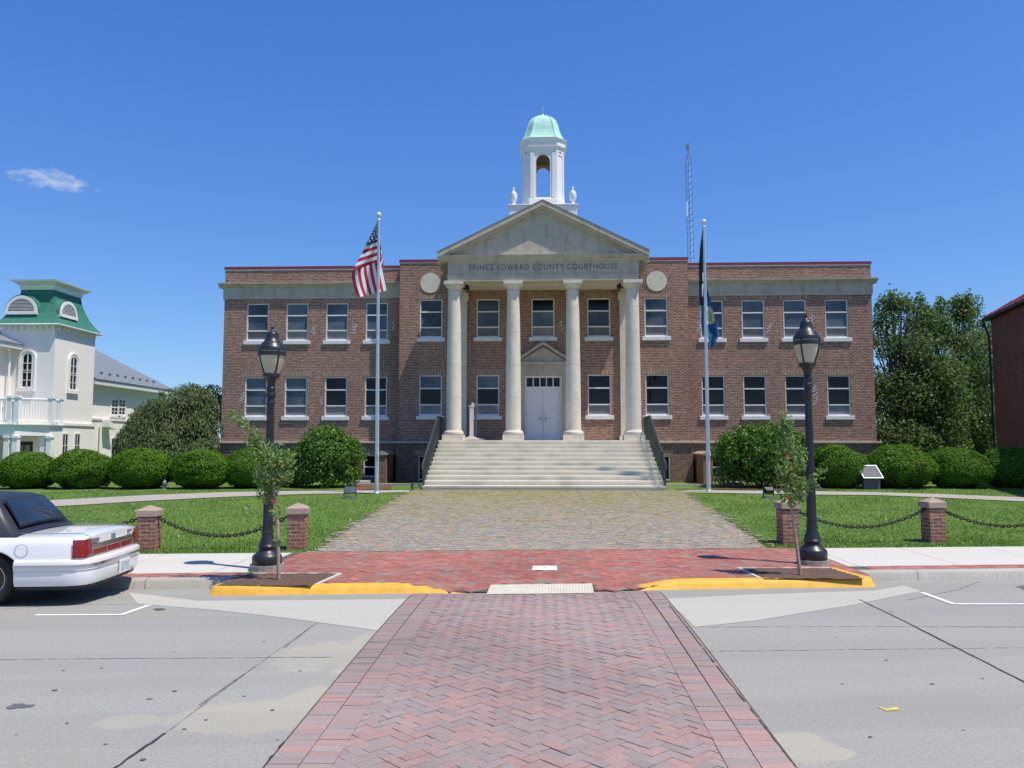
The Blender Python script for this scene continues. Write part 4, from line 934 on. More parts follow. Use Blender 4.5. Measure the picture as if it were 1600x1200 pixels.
# ================================================================== STREET FURNITURE
def XP(u, v, X): d = ray(u, v); return Vector((0, 0, EYE))+d*(X/d.x)
def lamp_post(name, loc, label, tall=4.0):
    t = thing(name, loc, 0, label, 'street lamp', 'street lamps by the kerb')
    def hh(v): return tall*(889-v)/379
    def L(pr, nm, mat, n=28, par=None, **k):
        mb = MB(); mb.lathe([(r, hh(v)) for v, r in pr], (0, 0, 0), n, **k); return mb.build(nm, mat, par or t, smooth=38, local=True)
    mb = MB(); ring = [(.255+.03*random.random(), a) for a in np.linspace(0, 2*math.pi, 15)[:-1]]
    mb.prism([(r*math.cos(a), r*math.sin(a)) for r, a in ring], 'z', -.05, .085); mb.build('footing', 'cementbase', t, local=True)
    L([(881.5, .225), (880, .237), (871, .237), (868, .23), (866, .215), (862.5, .165), (859, .135), (857, .13), (855.5, .148), (852.5, .150), (851, .135), (847, .125), (841, .102), (835, .088), (833, .085)], 'base', 'iron', 36)
    sh = L([(834, .096), (831.5, .096), (830, .084), (829, .082), (650, .058), (640, .057)], 'shaft', 'iron', 32, flute=1, fl=.10)
    L([(640, .060), (636, .060), (634, .072), (631, .072), (629, .062), (624, .062), (622.5, .083), (618, .086), (616.5, .066), (613, .066), (611.5, .076), (609, .076), (607, .060), (602, .062), (597, .078), (593.5, .108), (591, .138), (587, .142), (586, .13)], 'neck', 'iron', 28)
    gl = L([(587, .122), (581, .146), (574, .175), (566, .201), (559, .216), (556, .220)], 'globe', 'lampglass', 28)
    mb = MB()
    for k in range(4):
        a = R(48)+k*math.pi/2; pts = [((r+.006)*math.cos(a), (r+.006)*math.sin(a), hh(v)) for v, r in ((587, .122), (581, .146), (574, .175), (566, .201), (559, .216), (550, .222))]; mb.tube(pts, .014, 6)
    mb.build('globe_rib', 'iron', gl, local=True)
    L([(558.5, .222), (558, .231), (552.5, .231), (552, .222)], 'globe_band', 'iron', 32, gl)
    L([(552, .219), (550.5, .219)], 'pale_band', 'lampglass', 32, gl, cap=False)
    L([(551, .226), (547, .224), (544, .212), (541, .182), (539.5, .178), (538.5, .166), (535, .132), (531, .110), (528, .103), (524, .101), (522, .092), (520.5, .07), (519.8, .05)], 'lid', 'iron', 32)
    L([(520, .045), (518, .024), (516.5, .016), (514.5, .026), (512.5, .027), (510.5, .018), (508.5, .006)], 'finial', 'iron', 14)
    return t
pl, pr_ = XS(-4.50, 13.45), XS(4.56, 13.40)
lamp_post('street_lamp', pl, 'black acorn street lamp at the left kerb, behind the sapling near the white car')
lamp_post('street_lamp', pr_, 'black acorn street lamp at the right kerb, right of the tree pit', 4.29)
# brick piers and chains
piers = []
def pier(x, s, h, label, w=.335):
    c = XS(x, s); c.z = gz(c.x, c.y); t = thing('brick_pier', c, math.atan(K), label, 'brick pier', 'brick piers along the lawn edge'); b = w/2
    MB().box(-b, b, -b, b, -.15, h-.185).build('shaft', 'brick_pier', t, local=True); MB().box(-b+.015, b-.015, -b+.015, b-.015, h-.185, h-.17).build('groove', 'granite', t, local=True)
    mb = MB(); q = b+.03; mb.add([(-q, -q, h-.17), (q, -q, h-.17), (q, q, h-.17), (-q, q, h-.17), (-q, -q, h-.05), (q, -q, h-.05), (q, q, h-.05), (-q, q, h-.05), (0, 0, h+.045)],
        [(3, 2, 1, 0), (0, 1, 5, 4), (1, 2, 6, 5), (2, 3, 7, 6), (3, 0, 4, 7), (4, 5, 8), (5, 6, 8), (6, 7, 8), (7, 4, 8)]); mb.build('cap', 'cap_stone', t, local=True, bevel=.008)
    piers.append((c, h, b)); return t
pier(-7.62, 16.08, .80, 'brick pier with stone cap just beyond the rear of the white car')
pier(-4.78, 15.98, .84, 'brick pier with stone cap beside the left lamp post, at the brick walk')
pier(4.98, 16.12, .88, 'brick pier with stone cap at the right of the walk, half behind the right sapling')
pier(8.10, 16.22, .87, 'brick pier with stone cap standing alone in front of the right lawn')
pier(11.3, 16.2, .87, 'brick pier with stone cap beyond the right end of the chain'); pier(-10.6, 16.0, .8, 'brick pier with stone cap hidden behind the white car')
def chain(a, b, sag, label):
    (ca, ha, ra), (cb, hb, rb) = a, b; d = (cb-ca).normalized()
    p0 = ca+d*ra+Vector((0, 0, ha-.20)); p1 = cb-d*rb+Vector((0, 0, hb-.20)); D = [p0.lerp(p1, t)-Vector((0, 0, sag*4*t*(1-t))) for t in np.linspace(0, 1, 200)]
    t = thing('chain', p0, 0, label, 'chain', 'chains slung between the piers'); mb = MB(); acc = 0; pos = [D[0]]
    for p, q in zip(D, D[1:]):
        acc += (q-p).length
        if acc > .062: pos.append(q); acc = 0
    for i, (p, q) in enumerate(zip(pos, pos[1:])):
        dr = (q-p).normalized(); sd = Vector((0, 0, 1)).cross(dr).normalized(); up = dr.cross(sd)
        if i % 2: sd = up
        c = (p+q)/2; n = 8; vs = []; fs = []
        for k in range(n):
            a_ = 2*math.pi*k/n; ctr = c+dr*(.045*math.cos(a_))+sd*(.028*math.sin(a_)); o_ = (dr*math.cos(a_)+sd*math.sin(a_)).normalized(); w_ = dr.cross(sd)
            for m in range(4): b_ = math.pi*m/2; vs.append(ctr+(o_*math.cos(b_)+w_*math.sin(b_))*.0145)
        for k in range(n):
            for m in range(4): fs.append((k*4+m, k*4+(m+1) % 4, ((k+1) % n)*4+(m+1) % 4, ((k+1) % n)*4+m))
        mb.add(vs, fs)
    mb.build('links', 'chain_iron', t)
    for (c, h, r), s_ in ((a, 1), (b, -1)):
        mb = MB(); p = c+d*s_*r+Vector((0, 0, h-.20)); mb.tube([p-d*s_*.02, p+d*s_*.04], .022, 8); mb.build('hook', 'iron', t)
chain(piers[0], piers[1], .37, 'black iron chain sagging between the two piers left of the walk')
chain(piers[2], piers[3], .36, 'black iron chain sagging between the two piers right of the walk')
chain(piers[3], piers[4], .36, 'black iron chain running out of the picture at the right')
chain(piers[5], piers[0], .26, 'black iron chain mostly hidden behind the white car')

# ---- flagpoles and flags
def flagpole(u0, v0, utop, vtop, label):
    b = G(u0, v0, gz); top = P(utop, vtop, b.y); h = top.z-b.z; t = thing('flagpole', b, 0, label, 'flagpole', 'flagpoles on the lawn')
    mb = MB(); mb.tube([(0, 0, -.1), (top.x-b.x, 0, h-.12)], .075, 14, r1=.042); mb.build('pole', 'steel', t, smooth=40, local=True)
    mb = MB(); mb.lathe([(.10, 0), (.11, .03), (.09, .07), (.076, .10)], (0, 0, 0), 16); mb.build('collar', 'steel', t, smooth=40, local=True)
    mb = MB(); mb.lathe([(.045, h-.28), (.06, h-.26), (.06, h-.22), (.03, h-.19), (.022, h-.13)]+[(.085*math.sin(q), h-.055-.085*math.cos(q)) for q in np.linspace(.4, 3.1, 10)], (top.x-b.x, 0, 0), 16); mb.build('finial', 'white_old', t, smooth=60, local=True)
    mb = MB(); mb.tube([(.05, -.075, 1.0), (top.x-b.x+.03, -.055, h-.3)], .006, 5); mb.box(.03, .07, -.10, -.06, 1.25, 1.4); mb.build('halyard', 'white_old', t, local=True)
    return b, top
fb, ft = flagpole(588.5, 772, 592, 333, 'aluminium flagpole left of the steps, flying the stars and stripes')
def cloth(mb, L, Rr, Y, rows, cols, matf, ripple=.10, dy=.10, ph=0., f=2.2):
    """cloth between a left and a right edge given in the photo; matf(u, v) picks the material"""
    def at(E, t):
        q = t*(len(E)-1); i = min(int(q), len(E)-2); k = q-i; return (E[i][0]*(1-k)+E[i+1][0]*k, E[i][1]*(1-k)+E[i+1][1]*k)
    vs = []
    for r in range(rows+1):
        t = r/rows; l, q = at(L, t), at(Rr, t)
        for c in range(cols+1):
            s_ = c/cols; y = Y+dy+ripple*math.sin(ph+s_*f*6.28/2+t*3.0)*(.25+.75*t)
            vs.append(P(l[0]+(q[0]-l[0])*s_, l[1]+(q[1]-l[1])*s_, y))
    for r in range(rows):
        for c in range(cols):
            a = r*(cols+1)+c; m = matf((c+.5)/cols, (r+.5)/rows); mb.add([vs[a], vs[a+1], vs[a+cols+2], vs[a+cols+1]], [(0, 3, 2, 1)], m)
    return vs
mb = MB(); Yf = fb.y
Lc = [(590.8, 342), (587, 351), (581.5, 362.5), (576, 374), (571, 384)]; Rc = [(592, 342), (592, 351), (592, 360), (592, 369), (592, 377.5)]
vsc = cloth(mb, Lc, Rc, Yf, 28, 14, lambda a, b: 2, .08, .09)
cloth(mb, [(571, 384), (551, 423)], [(592, 377.5), (593, 409)], Yf, 24, 14, lambda a, b: (1, 0, 1, 0, 1, 0)[min(5, int(b*6))], .10, .10, .6)
cloth(mb, [(551, 423), (549.5, 432), (553, 449), (559, 465)], [(594, 408), (598, 425), (601, 440), (604, 454)], Yf, 24, 40, lambda a, b: int(a*10) % 2, .10, .10, 1.4, 3.)
cloth(mb, [(593.5, 380), (594, 395), (594, 408)], [(594.2, 381), (598, 400), (600, 420)], Yf, 18, 8, lambda a, b: 2 if b < .3 else (1 if (a+b*1.5) % .55 < .25 else 0), .05, .16)
for r in range(6, 27, 3):                            # stars
    for c in range(1 if (r//3) % 2 else 3, 14, 4):
        p = vsc[r*15+c]; q = Vector(p)+Vector((0, -.012, 0)); ra = .05
        st = [q+Vector((ra*(1 if k % 2 == 0 else .42)*math.sin(k*math.pi/5), 0, ra*(1 if k % 2 == 0 else .42)*math.cos(k*math.pi/5))) for k in range(10)]
        mb.add([q]+st, [(0, i+1, (i+1) % 10+1) for i in range(10)], 1)
fl_ = mb.build('flag', ['flag_red', 'flag_white', 'flag_navy'], None, smooth=60)
tag(fl_, 'red, white and blue striped flag with white stars drooping from the left pole', 'flag', 'flags on the two poles')
fb2, ft2 = flagpole(1107.5, 769, 1099.5, 344, 'aluminium flagpole right of the steps, flying a dark flag above a blue one')
mb = MB(); Yf = fb2.y
cloth(mb, [(1097.5, 358), (1094, 385), (1091.8, 415), (1092, 445), (1092.5, 472), (1094, 478)], [(1100, 356), (1100.6, 385), (1101.5, 415), (1102, 432), (1102.5, 455), (1100, 476)], Yf, 40, 10, lambda a, b: 1 if (.66 < b < .80 and .35 < a < .8) or (.5 < b < .62 and a > .6) else 0, .09, .10, .3)
tag(mb.build('flag', ['flag_black', 'flag_white'], None, smooth=60), 'dark flag with a white patch hanging limp, uppermost on the right pole', 'flag', 'flags on the two poles')
mb = MB()
def sealf(a, b):
    d = math.hypot((a-.62)*1.0, (b-.50)*2.0); return 2 if d < .22 and a > .36 and (a*9+b*13) % 1 < .6 else (1 if d < .36 and a > .36 else 0)
cloth(mb, [(1098, 452), (1096.5, 475), (1095, 500), (1096, 512), (1104, 527)], [(1103, 447), (1110, 468), (1116, 492), (1121, 512), (1124.5, 524)], Yf, 30, 22, sealf, .12, .14, .8, 2.6)
cloth(mb, [(1104, 520), (1107, 530), (1110, 542)], [(1124.5, 524), (1119, 533), (1114, 543)], Yf, 10, 10, lambda a, b: 0, .10, .14, 2.)
tag(mb.build('flag', ['flag_blue', 'seal_pale', 'seal_green'], None, smooth=60), 'blue flag with a round pale seal, hanging below the dark flag on the right pole', 'flag', 'flags on the two poles')

# ---- radio mast behind the roof
YM = 52.; b = P(1079.5, 405, YM); tp = P(1075.5, 252, YM); t = thing('radio_mast', (b.x, YM, 0.2), 0, 'thin three-sided lattice radio mast rising behind the right wing roof', 'radio mast')
mb = MB(); legs = []; zt0, z1_ = .2, tp.z
def mleg(k, z):
    f = (z-.2)/(z1_-.2); r = (.27-.05*f); a = R(20)+k*2*math.pi/3; x = b.x+.12-(b.x+.12-tp.x)*f; return Vector((x+r*math.cos(a), YM+r*math.sin(a), z))
for k in range(3):
    mb = MB(); mb.tube([mleg(k, .2), mleg(k, z1_)], .016, 6); mb.build('leg', 'galv', t)
mb = MB(); zz = np.arange(8, z1_, .42)
for i, (za, zb) in enumerate(zip(zz, zz[1:])):
    for k in range(3): mb.tube([mleg(k, za), mleg((k+1) % 3, zb)], .007, 4); mb.tube([mleg(k, zb), mleg((k+1) % 3, zb)], .006, 4)
mb.build('lattice', 'galv', t)
mb = MB(); top = P(1075.5, 240, YM)
for k in range(3): mb.tube([mleg(k, z1_), top], .02, 5)
mb.tube([top, P(1074.5, 228, YM)], .03, 6); p = P(1074.5, 229, YM); mb.tube([p, P(1078, 221, YM)], .015, 5); mb.box(p.x-.09, p.x+.09, YM-.09, YM+.09, p.z-.15, p.z+.15); mb.build('antenna_head', 'galv', t)
mb = MB(); mb.tube([P(1072.8, 315, YM-.35), P(1073.6, 338, YM-.35)], .05, 6); mb.tube([P(1073.2, 330, YM-.35), P(1074.5, 330, YM)], .015, 4); mb.build('whip_antenna', 'white', t)

# ---- white stand on the porch
q = P(737, 687, 33.6); zb = 2.238; t = thing('stand', (q.x, 33.6, zb), 0, 'pinkish white pedestal stand with curved feet beside the leftmost portico column', 'stand')
mb = MB(); ht = P(736, 634, 33.6).z-zb
mb.box(-.095, .095, -.06, .06, .12, ht-.05); mb.build('post', 'pinkwhite', t, local=True, bevel=.02)
mb = MB(); o_ = [(-.40, 0), (-.34, .07), (-.22, .12), (-.10, .17), (.10, .17), (.24, .10), (.52, .07), (.54, 0), (.2, .025), (-.2, .025)]
mb.prism(o_, 'y', -.2, .2); mb.build('foot', 'pinkwhite', t, local=True, bevel=.012)
mb = MB(); mb.box(-.14, .14, -.08, .08, ht-.05, ht); mb.box(-.02, .13, -.05, .05, ht, ht+.12); mb.build('head', 'pinkwhite', t, local=True, bevel=.02)
mb = MB(); mb.tube([(.18, .05, .08), (.18, .05, ht-.06)], .035, 10); mb.tube([(.02, .05, ht-.08), (.19, .05, ht-.06)], .02, 6); mb.build('side_rod', 'galv', t, local=True)

# ---- plaque on the lawn
c = G(1361, 764, gz); t = thing('plaque', c, R(4), 'slanted grey plaque in a white frame on a dark stone base, right lawn', 'plaque'); zz = P(1361, 738, c.y).z-c.z
MB().box(-.30, .30, -.10, .14, -.2, .36).build('stone_base', 'granite', t, local=True, bevel=.015)
MB().box(-.07, .07, -.03, .05, .36, .50).build('bracket', 'iron', t, local=True)
def slab(mb, x0, x1, t0, t1, d0, d1):                # in the tilted plane of the plaque
    a = R(50); o0 = Vector((0, -.22, .385)); e = Vector((0, math.cos(a), math.sin(a))); n_ = Vector((0, -math.sin(a), math.cos(a)))
    vs = [o0+Vector((x-(tt-.0)*.13, 0, 0))+e*tt+n_*d for d in (d0, d1) for tt in (t0, t1) for x in (x0, x1)]
    mb.add(vs, [(0, 2, 3, 1), (4, 5, 7, 6), (0, 1, 5, 4), (2, 6, 7, 3), (0, 4, 6, 2), (1, 3, 7, 5)])
mb = MB(); slab(mb, -.37, .37, 0, .60, 0, .04); fr_ = mb.build('frame', 'white', t, local=True)
mb = MB(); slab(mb, -.335, .335, .035, .565, .04, .046); mb.build('face', 'plaque', fr_, local=True)
mb = MB(); [slab(mb, -.26+.03*(i % 3), .26-.04*(i % 2), .11+.06*i, .13+.06*i, .046, .049) for i in range(7)]; mb.build('raised_line', 'plaque_line', fr_, local=True)
# ---- ground floodlights and small lawn lights
def flood(u, v, label, mat, sc, face=0):
    c = G(u, v, gz); t = thing('ground_floodlight', c, face, label, 'floodlight', 'floodlights on the lawn')
    mb = MB(); mb.box(-.16*sc, .16*sc, -.11*sc, .11*sc, -.03, .035*sc); mb.build('base_plate', 'galv', t, local=True)
    mb = MB(); [mb.box(s_*.15*sc-.012, s_*.15*sc+.012, -.02, .02, .035*sc, .22*sc) for s_ in (-1, 1)]; mb.build('yoke', 'iron', t, local=True)
    mb = MB(); a = Matrix.Rotation(R(-28), 3, 'X'); pts = []
    for x0, x1, y, z0, z1 in ((-.14, .14, -.05, .10, .30), (-.10, .10, .09, .15, .27)): pts += [(x0, y, z0), (x1, y, z0), (x1, y, z1), (x0, y, z1)]
    vs = [a @ (Vector(p)*sc-Vector((0, 0, .2*sc)))+Vector((0, 0, .2*sc)) for p in pts]; mb.add(vs, [(0, 1, 2, 3), (7, 6, 5, 4), (0, 4, 5, 1), (1, 5, 6, 2), (2, 6, 7, 3), (3, 7, 4, 0)]); hd = mb.build('head', mat, t, local=True, bevel=.01)
    mb = MB(); vs = [a @ (Vector(p)*sc-Vector((0, 0, .2*sc)))+Vector((0, 0, .2*sc)) for p in ((-.12, -.053, .12), (.12, -.053, .12), (.12, -.053, .28), (-.12, -.053, .28))]; mb.add(vs, [(0, 1, 2, 3)]); mb.build('lens', 'gl_blue', hd, local=True)
flood(547, 779, 'black floodlight on the grass left of the steps, near the big shrub', 'iron', 1.25, R(15)); flood(1201, 778, 'dark floodlight with pale foot on the grass below the right big shrub', 'iron', 1.15, R(190))
def small_light(u, v, label):
    c = G(u, v, gz); t = thing('lawn_light', c, 0, label, 'lawn light', 'small lights before the hedges')
    MB().lathe([(.09, -.02), (.09, .03), (.05, .05), (.04, .10)], (0, 0, 0), 12).build('foot', 'galv', t, local=True, smooth=40)
    MB().lathe([(.07, .10), (.085, .14), (.085, .24), (.05, .29), (.02, .33)], (0, 0, 0), 12).build('lamp_head', 'galv', t, local=True, smooth=40)
small_light(257, 764, 'small grey light at the foot of the left hedge'); small_light(1420, 763, 'small grey light at the foot of the right hedge')

# ================================================================== PLANTS
def leaf_quads(C, Nn, size, aspect=1.8, hang=0.):
    """one pointed four-sided leaf per row"""
    n = len(C); t = RNG.normal(0, 1, (n, 3)); t[:, 2] -= hang; t -= Nn*(t*Nn).sum(1)[:, None]*.85; t /= np.linalg.norm(t, axis=1)[:, None]+1e-9
    b = np.cross(Nn, t); b /= np.linalg.norm(b, axis=1)[:, None]+1e-9; L = (size*RNG.uniform(.6, 1.25, n))[:, None]; W = L/aspect
    fold = Nn*L*RNG.uniform(.0, .22, (n, 1))
    V = np.stack([C-t*L*.5, C+b*W*.5+fold, C+t*L*.5, C-b*W*.5+fold], 1).reshape(-1, 3); F = np.arange(4*n).reshape(n, 4); return V, F
def unit(n):
    v = RNG.normal(0, 1, (n, 3)); return v/np.linalg.norm(v, axis=1)[:, None]
def lump(d, seed, k=3.0):                              # smooth pseudo-noise on directions
    r = np.random.default_rng(seed); s = np.zeros(len(d))
    for i in range(5): a = r.normal(0, 1, 3)*k; s += np.sin(d@a+r.uniform(0, 6.28))
    return s/5
def bush_mesh(name, parent, rx, ry, rz_, n, size, mat, seed, bumpy=.06, flat=0., ox=(0, 0, 0), aspect=1.6, inner=.84):
    d = unit(n); d = d[d[:, 2] > -.75]; sh = 1+bumpy*lump(d, seed, 3.2)+bumpy*.6*lump(d, seed+9, 8)
    r = sh*(1-RNG.exponential(.05, len(d)).clip(0, .28))*np.where(RNG.uniform(0, 1, len(d)) < .06, 1+RNG.exponential(.035, len(d)), 1); C = d*np.array([rx, ry, rz_])*r[:, None]
    if flat: C[:, 2] = np.where(C[:, 2] < 0, C[:, 2]*flat, C[:, 2])
    Nn = d*np.array([1/rx, 1/ry, 1/rz_]); Nn /= np.linalg.norm(Nn, axis=1)[:, None]; Nn = Nn+RNG.normal(0, .38, Nn.shape); Nn /= np.linalg.norm(Nn, axis=1)[:, None]
    V, F = leaf_quads(C, Nn, size, aspect); V += np.array(ox)+np.array(ORG.get(parent, Vector())); return raw_mesh(name, V, F, mat, parent)
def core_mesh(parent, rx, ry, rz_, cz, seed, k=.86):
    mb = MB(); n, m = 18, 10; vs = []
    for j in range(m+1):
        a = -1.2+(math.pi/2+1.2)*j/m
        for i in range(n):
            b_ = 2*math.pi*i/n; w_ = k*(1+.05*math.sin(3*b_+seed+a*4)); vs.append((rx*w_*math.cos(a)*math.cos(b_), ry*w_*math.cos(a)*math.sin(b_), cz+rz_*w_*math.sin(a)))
    mb.add(vs, [(j*n+i, j*n+(i+1) % n, (j+1)*n+(i+1) % n, (j+1)*n+i) for j in range(m) for i in range(n)]); return mb.build('shade_core', 'core', parent, local=True)  # closed hull behind the leaves, its dark colour stands for inner shade
def round_bush(seed, bumpy=.10):
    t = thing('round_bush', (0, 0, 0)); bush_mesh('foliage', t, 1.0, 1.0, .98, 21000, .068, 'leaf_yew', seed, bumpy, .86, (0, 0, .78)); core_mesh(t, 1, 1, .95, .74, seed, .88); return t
protos = [round_bush(3, .10), round_bush(14, .15), round_bush(27, .08), round_bush(41, .17), round_bush(52, .12), round_bush(66, .14)]
bl = [(44, 765, 92, 704, 'clipped round green bush at the far left, in front of the white porch'), (131, 765, 95, 702, 'clipped round green bush in front of the white tower'), (222, 765, 98, 697, 'clipped round green bush before the white rear wing windows, left of the weeping tree'),
      (316, 765, 92, 699, 'clipped round green bush in front of the weeping tree'), (392, 764, 86, 703, 'clipped round green bush partly behind the left lamp post'), (446, 762, 76, 702, 'clipped round green bush right of the left lamp post, touching the large shrub'),
      (1308, 764, 86, 694, 'clipped round green bush right of the right lamp post, below the courthouse corner'), (1404, 764, 104, 693, 'clipped round green bush behind the slanted plaque'), (1493, 764, 92, 698, 'clipped round green bush in front of the tall trees, second from the right edge'), (1584, 764, 96, 700, 'clipped round green bush in front of the dark brick building at the right edge'),
      (-48, 765, 96, 703, 'clipped round green bush beyond the left edge')]
for i, (u, v, wpx, vt, lab) in enumerate(bl):
    o = protos[i] if i < 6 else copy_tree(protos[(i*5+1) % 6]); c = G(u, v, gz); Yb = c.y+1.0; x = P(u, 730, Yb).x; o.location = (x, Yb, gz(x, Yb)-.03)
    w_ = wpx/2/1244*Yb*1.04; h = (P(u, vt, Yb).z-gz(x, Yb))/1.76*random.uniform(.97, 1.05); o.scale = (w_*1.0, w_*random.uniform(.9, 1.04), h); o.rotation_euler.z = random.uniform(0, 6.28); tag(o, lab, 'bush', 'clipped round bushes before the buildings')
def big_shrub(u, v, wpx, vt, seed, lab, n=11000):
    c = G(u, v, gz); Yb = c.y+1.5; x = P(u, 700, Yb).x; zb = gz(x, Yb); t = thing('large_shrub', (x, Yb, zb), 0, lab, 'shrub', 'large shrubs beside the steps')
    w_ = wpx/2/1244*Yb; h = P(u, vt, Yb).z-zb; rnd = random.Random(seed); Cs = []; Ns = []; nc = 84
    for k in range(nc):                              # many loose leaf clumps over a dome, some standing proud of it
        a = k*2.399; f = (k+.5)/nc; el = math.asin(1-1.4*f) if f < .7 else -.05-.75*rnd.random(); ra = rnd.uniform(.74, .95); r_ = rnd.uniform(.25, .42)*(1.15 if f > .5 else .9)
        c = np.array([w_*.95*math.cos(el)*math.cos(a)*ra, 1.35*math.cos(el)*math.sin(a)*ra, h*.44+h*.50*math.sin(el)*ra]); m_ = n//nc; d = unit(m_)
        q = c+d*r_*RNG.uniform(.45, 1.05, (m_, 1))*(1+.25*lump(d, seed+k, 4))[:, None]; q[:, 2] = np.maximum(q[:, 2], .06); Cs.append(q); Ns.append(d)
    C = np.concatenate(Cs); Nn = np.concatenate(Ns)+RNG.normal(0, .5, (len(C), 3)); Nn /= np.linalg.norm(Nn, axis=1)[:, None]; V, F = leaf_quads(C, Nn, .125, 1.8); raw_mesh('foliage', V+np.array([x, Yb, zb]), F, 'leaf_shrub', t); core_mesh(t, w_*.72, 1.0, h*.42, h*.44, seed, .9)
    mb = MB()
    for k in range(7): a = k*.9; mb.tube([(.12*math.cos(a), .12*math.sin(a), -.05), (w_*.3*math.cos(a), .4*math.sin(a), h*.3), (w_*.5*math.cos(a), .7*math.sin(a), h*.6)], .035, 6, r1=.012)
    mb.build('branches', 'bark', t, local=True); return t
big_shrub(513, 764, 112, 664, 5, 'large loose glossy shrub left of the steps, beside the striped flag pole', 15000); big_shrub(1190, 765, 158, 656, 8, 'large wide glossy shrub right of the steps, behind the right sapling', 21000)
o = ground_poly('mulch_bed', [(540, 766), (612, 764.5), (612, 758), (560, 757)], 'mulch', gz, .012); o = ground_poly('mulch_bed', [(1115, 765), (1290, 766), (1290, 757), (1120, 757)], 'mulch', gz, .012)
# saplings in the pits
def sapling(base, trunk, clumps, branches, ribbons, lab, seed):
    t = thing('sapling', base, 0, lab, 'sapling', 'young trees in the kerb pits'); Y = base.y
    mb = MB(); pts = [base-Vector((0, 0, .1))]+[P(u, v, Y+dy) for u, v, dy in trunk]; mb.tube(pts, .030, 8, r1=.012)
    tr = mb.build('trunk', 'bark_pale', t, smooth=50)
    for br in branches:
        mb = MB(); mb.tube([P(u, v, Y+dy) for u, v, dy in br], .012, 6, r1=.004); mb.build('branch', 'bark_pale', tr)
    Cc = []
    for u, v, r, dy, n in clumps: n = int(n*1.6); r = r*1.15; c = np.array(P(u, v, Y+dy)); q = unit(n)*RNG.uniform(0, 1, (n, 1))**.5*r*Y/1244; q[:, 1] *= .8; Cc.append(c+q)
    for br in branches:
        for (a, b_) in zip(br, br[1:]):
            A, B = np.array(P(a[0], a[1], Y+a[2])), np.array(P(b_[0], b_[1], Y+b_[2])); k = RNG.uniform(0, 1, (44, 1)); Cc.append(A+(B-A)*k+RNG.normal(0, .045, (44, 3)))
    C = np.concatenate(Cc); V, F = leaf_quads(C, unit(len(C)), .085, 2.5, .5); raw_mesh('foliage', V, F, 'leaf_young', t)
    for u, v in ribbons:
        mb = MB(); p = P(u, v, Y-.05); mb.add([p+Vector((-.025, 0, .03)), p+Vector((.03, -.01, .02)), p+Vector((.02, .0, -.05)), p+Vector((-.01, -.012, -.04)), p+Vector((0, .03, 0))], [(0, 1, 2, 3), (0, 1, 4), (1, 2, 4), (2, 3, 4), (3, 0, 4)]); mb.build('ribbon', 'ribbon', t)
b1 = G(436, 912, -.03); sapling(b1, [(435, 870, 0), (434, 820, 0), (430, 780, .0), (424, 745, 0), (420, 715, 0), (412, 690, 0)],
    [(425, 740, 26, 0, 210), (418, 770, 16, .05, 90), (440, 725, 22, .1, 120), (405, 700, 18, 0, 80), (398, 690, 14, 0, 50), (430, 800, 9, 0, 30), (434, 845, 6, 0, 22), (425, 715, 25, -.1, 120), (445, 745, 14, 0, 60)],
    [[(420, 715, 0), (403, 690, 0), (388, 668, -.05), (370, 652, -.1), (356, 648, -.1)], [(424, 745, 0), (445, 735, .1), (455, 715, .15)], [(428, 765, 0), (412, 750, .1), (402, 735, .1)], [(424, 740, 0), (440, 722, 0), (446, 705, 0)]],
    [(425, 726), (426, 783), (416, 739)], 'slender staked sapling in the left kerb pit, one long branch reaching left', 4)
b2 = G(1252, 904, -.03); sapling(b2, [(1247, 870, 0), (1242, 830, 0), (1236, 790, 0), (1233, 750, 0), (1230, 710, 0), (1228, 680, 0)],
    [(1238, 770, 20, 0, 130), (1234, 740, 20, 0, 150), (1242, 715, 20, .1, 110), (1232, 690, 15, 0, 80), (1228, 665, 9, 0, 40), (1226, 735, 14, -.1, 60), (1248, 760, 16, -.05, 60)],
    [[(1236, 785, 0), (1256, 765, -.05), (1270, 752, -.1), (1286, 735, -.12)], [(1233, 745, 0), (1246, 730, .1), (1252, 708, .1)], [(1231, 715, 0), (1222, 700, 0), (1220, 685, 0)], [(1228, 680, 0), (1226, 660, 0), (1224, 645, 0)]],
    [(1231, 713), (1231, 777), (1236, 727)], 'slender staked sapling in the right kerb pit, left of the lamp post', 6)
# trees
def tree(name, base, trunk_h, clumps, n, size, mat, lab, cat='tree', group=None, aspect=1.7, hang=0., fill=.45, trunk_r=.22):
    """clumps: (x, y, z, rx, ry, rz) in world metres"""
    t = thing(name, base, 0, lab, cat, group); mb = MB(); top = base+Vector((0, 0, trunk_h)); mb.tube([base-Vector((0, 0, .3)), base+Vector((.05, 0, trunk_h*.5)), top], trunk_r, 10, r1=trunk_r*.6); tr = mb.build('trunk', 'bark', t, smooth=50)
    mb = MB()
    for c in clumps:
        p = Vector(c[:3]); m_ = top.lerp(p, .5)+Vector((0, 0, .2)); mb.tube([top-Vector((0, 0, .2)), m_, p], trunk_r*.35, 6, r1=.02)
    mb.build('limbs', 'bark', tr); vol = np.array([c[3]*c[4]+c[4]*c[5]+c[3]*c[5] for c in clumps]); cnt = (n*vol/vol.sum()).astype(int); Cs = []; Ns = []
    for c, k in zip(clumps, cnt):
        d = unit(k); r = RNG.uniform(0, 1, k)**fill; r *= 1+.25*lump(d, int(abs(c[0]*31+c[2]*17)), 3.5); C = np.array(c[:3])+d*r[:, None]*np.array(c[3:])
        Cs.append(C); Ns.append(d)
    C = np.concatenate(Cs); Nn = np.concatenate(Ns)+RNG.normal(0, .8, (len(C), 3))+np.array([0, 0, .35]); Nn /= np.linalg.norm(Nn, axis=1)[:, None]
    V, F = leaf_quads(C, Nn, size, aspect, hang); raw_mesh('crown', V, F, mat, t); return t
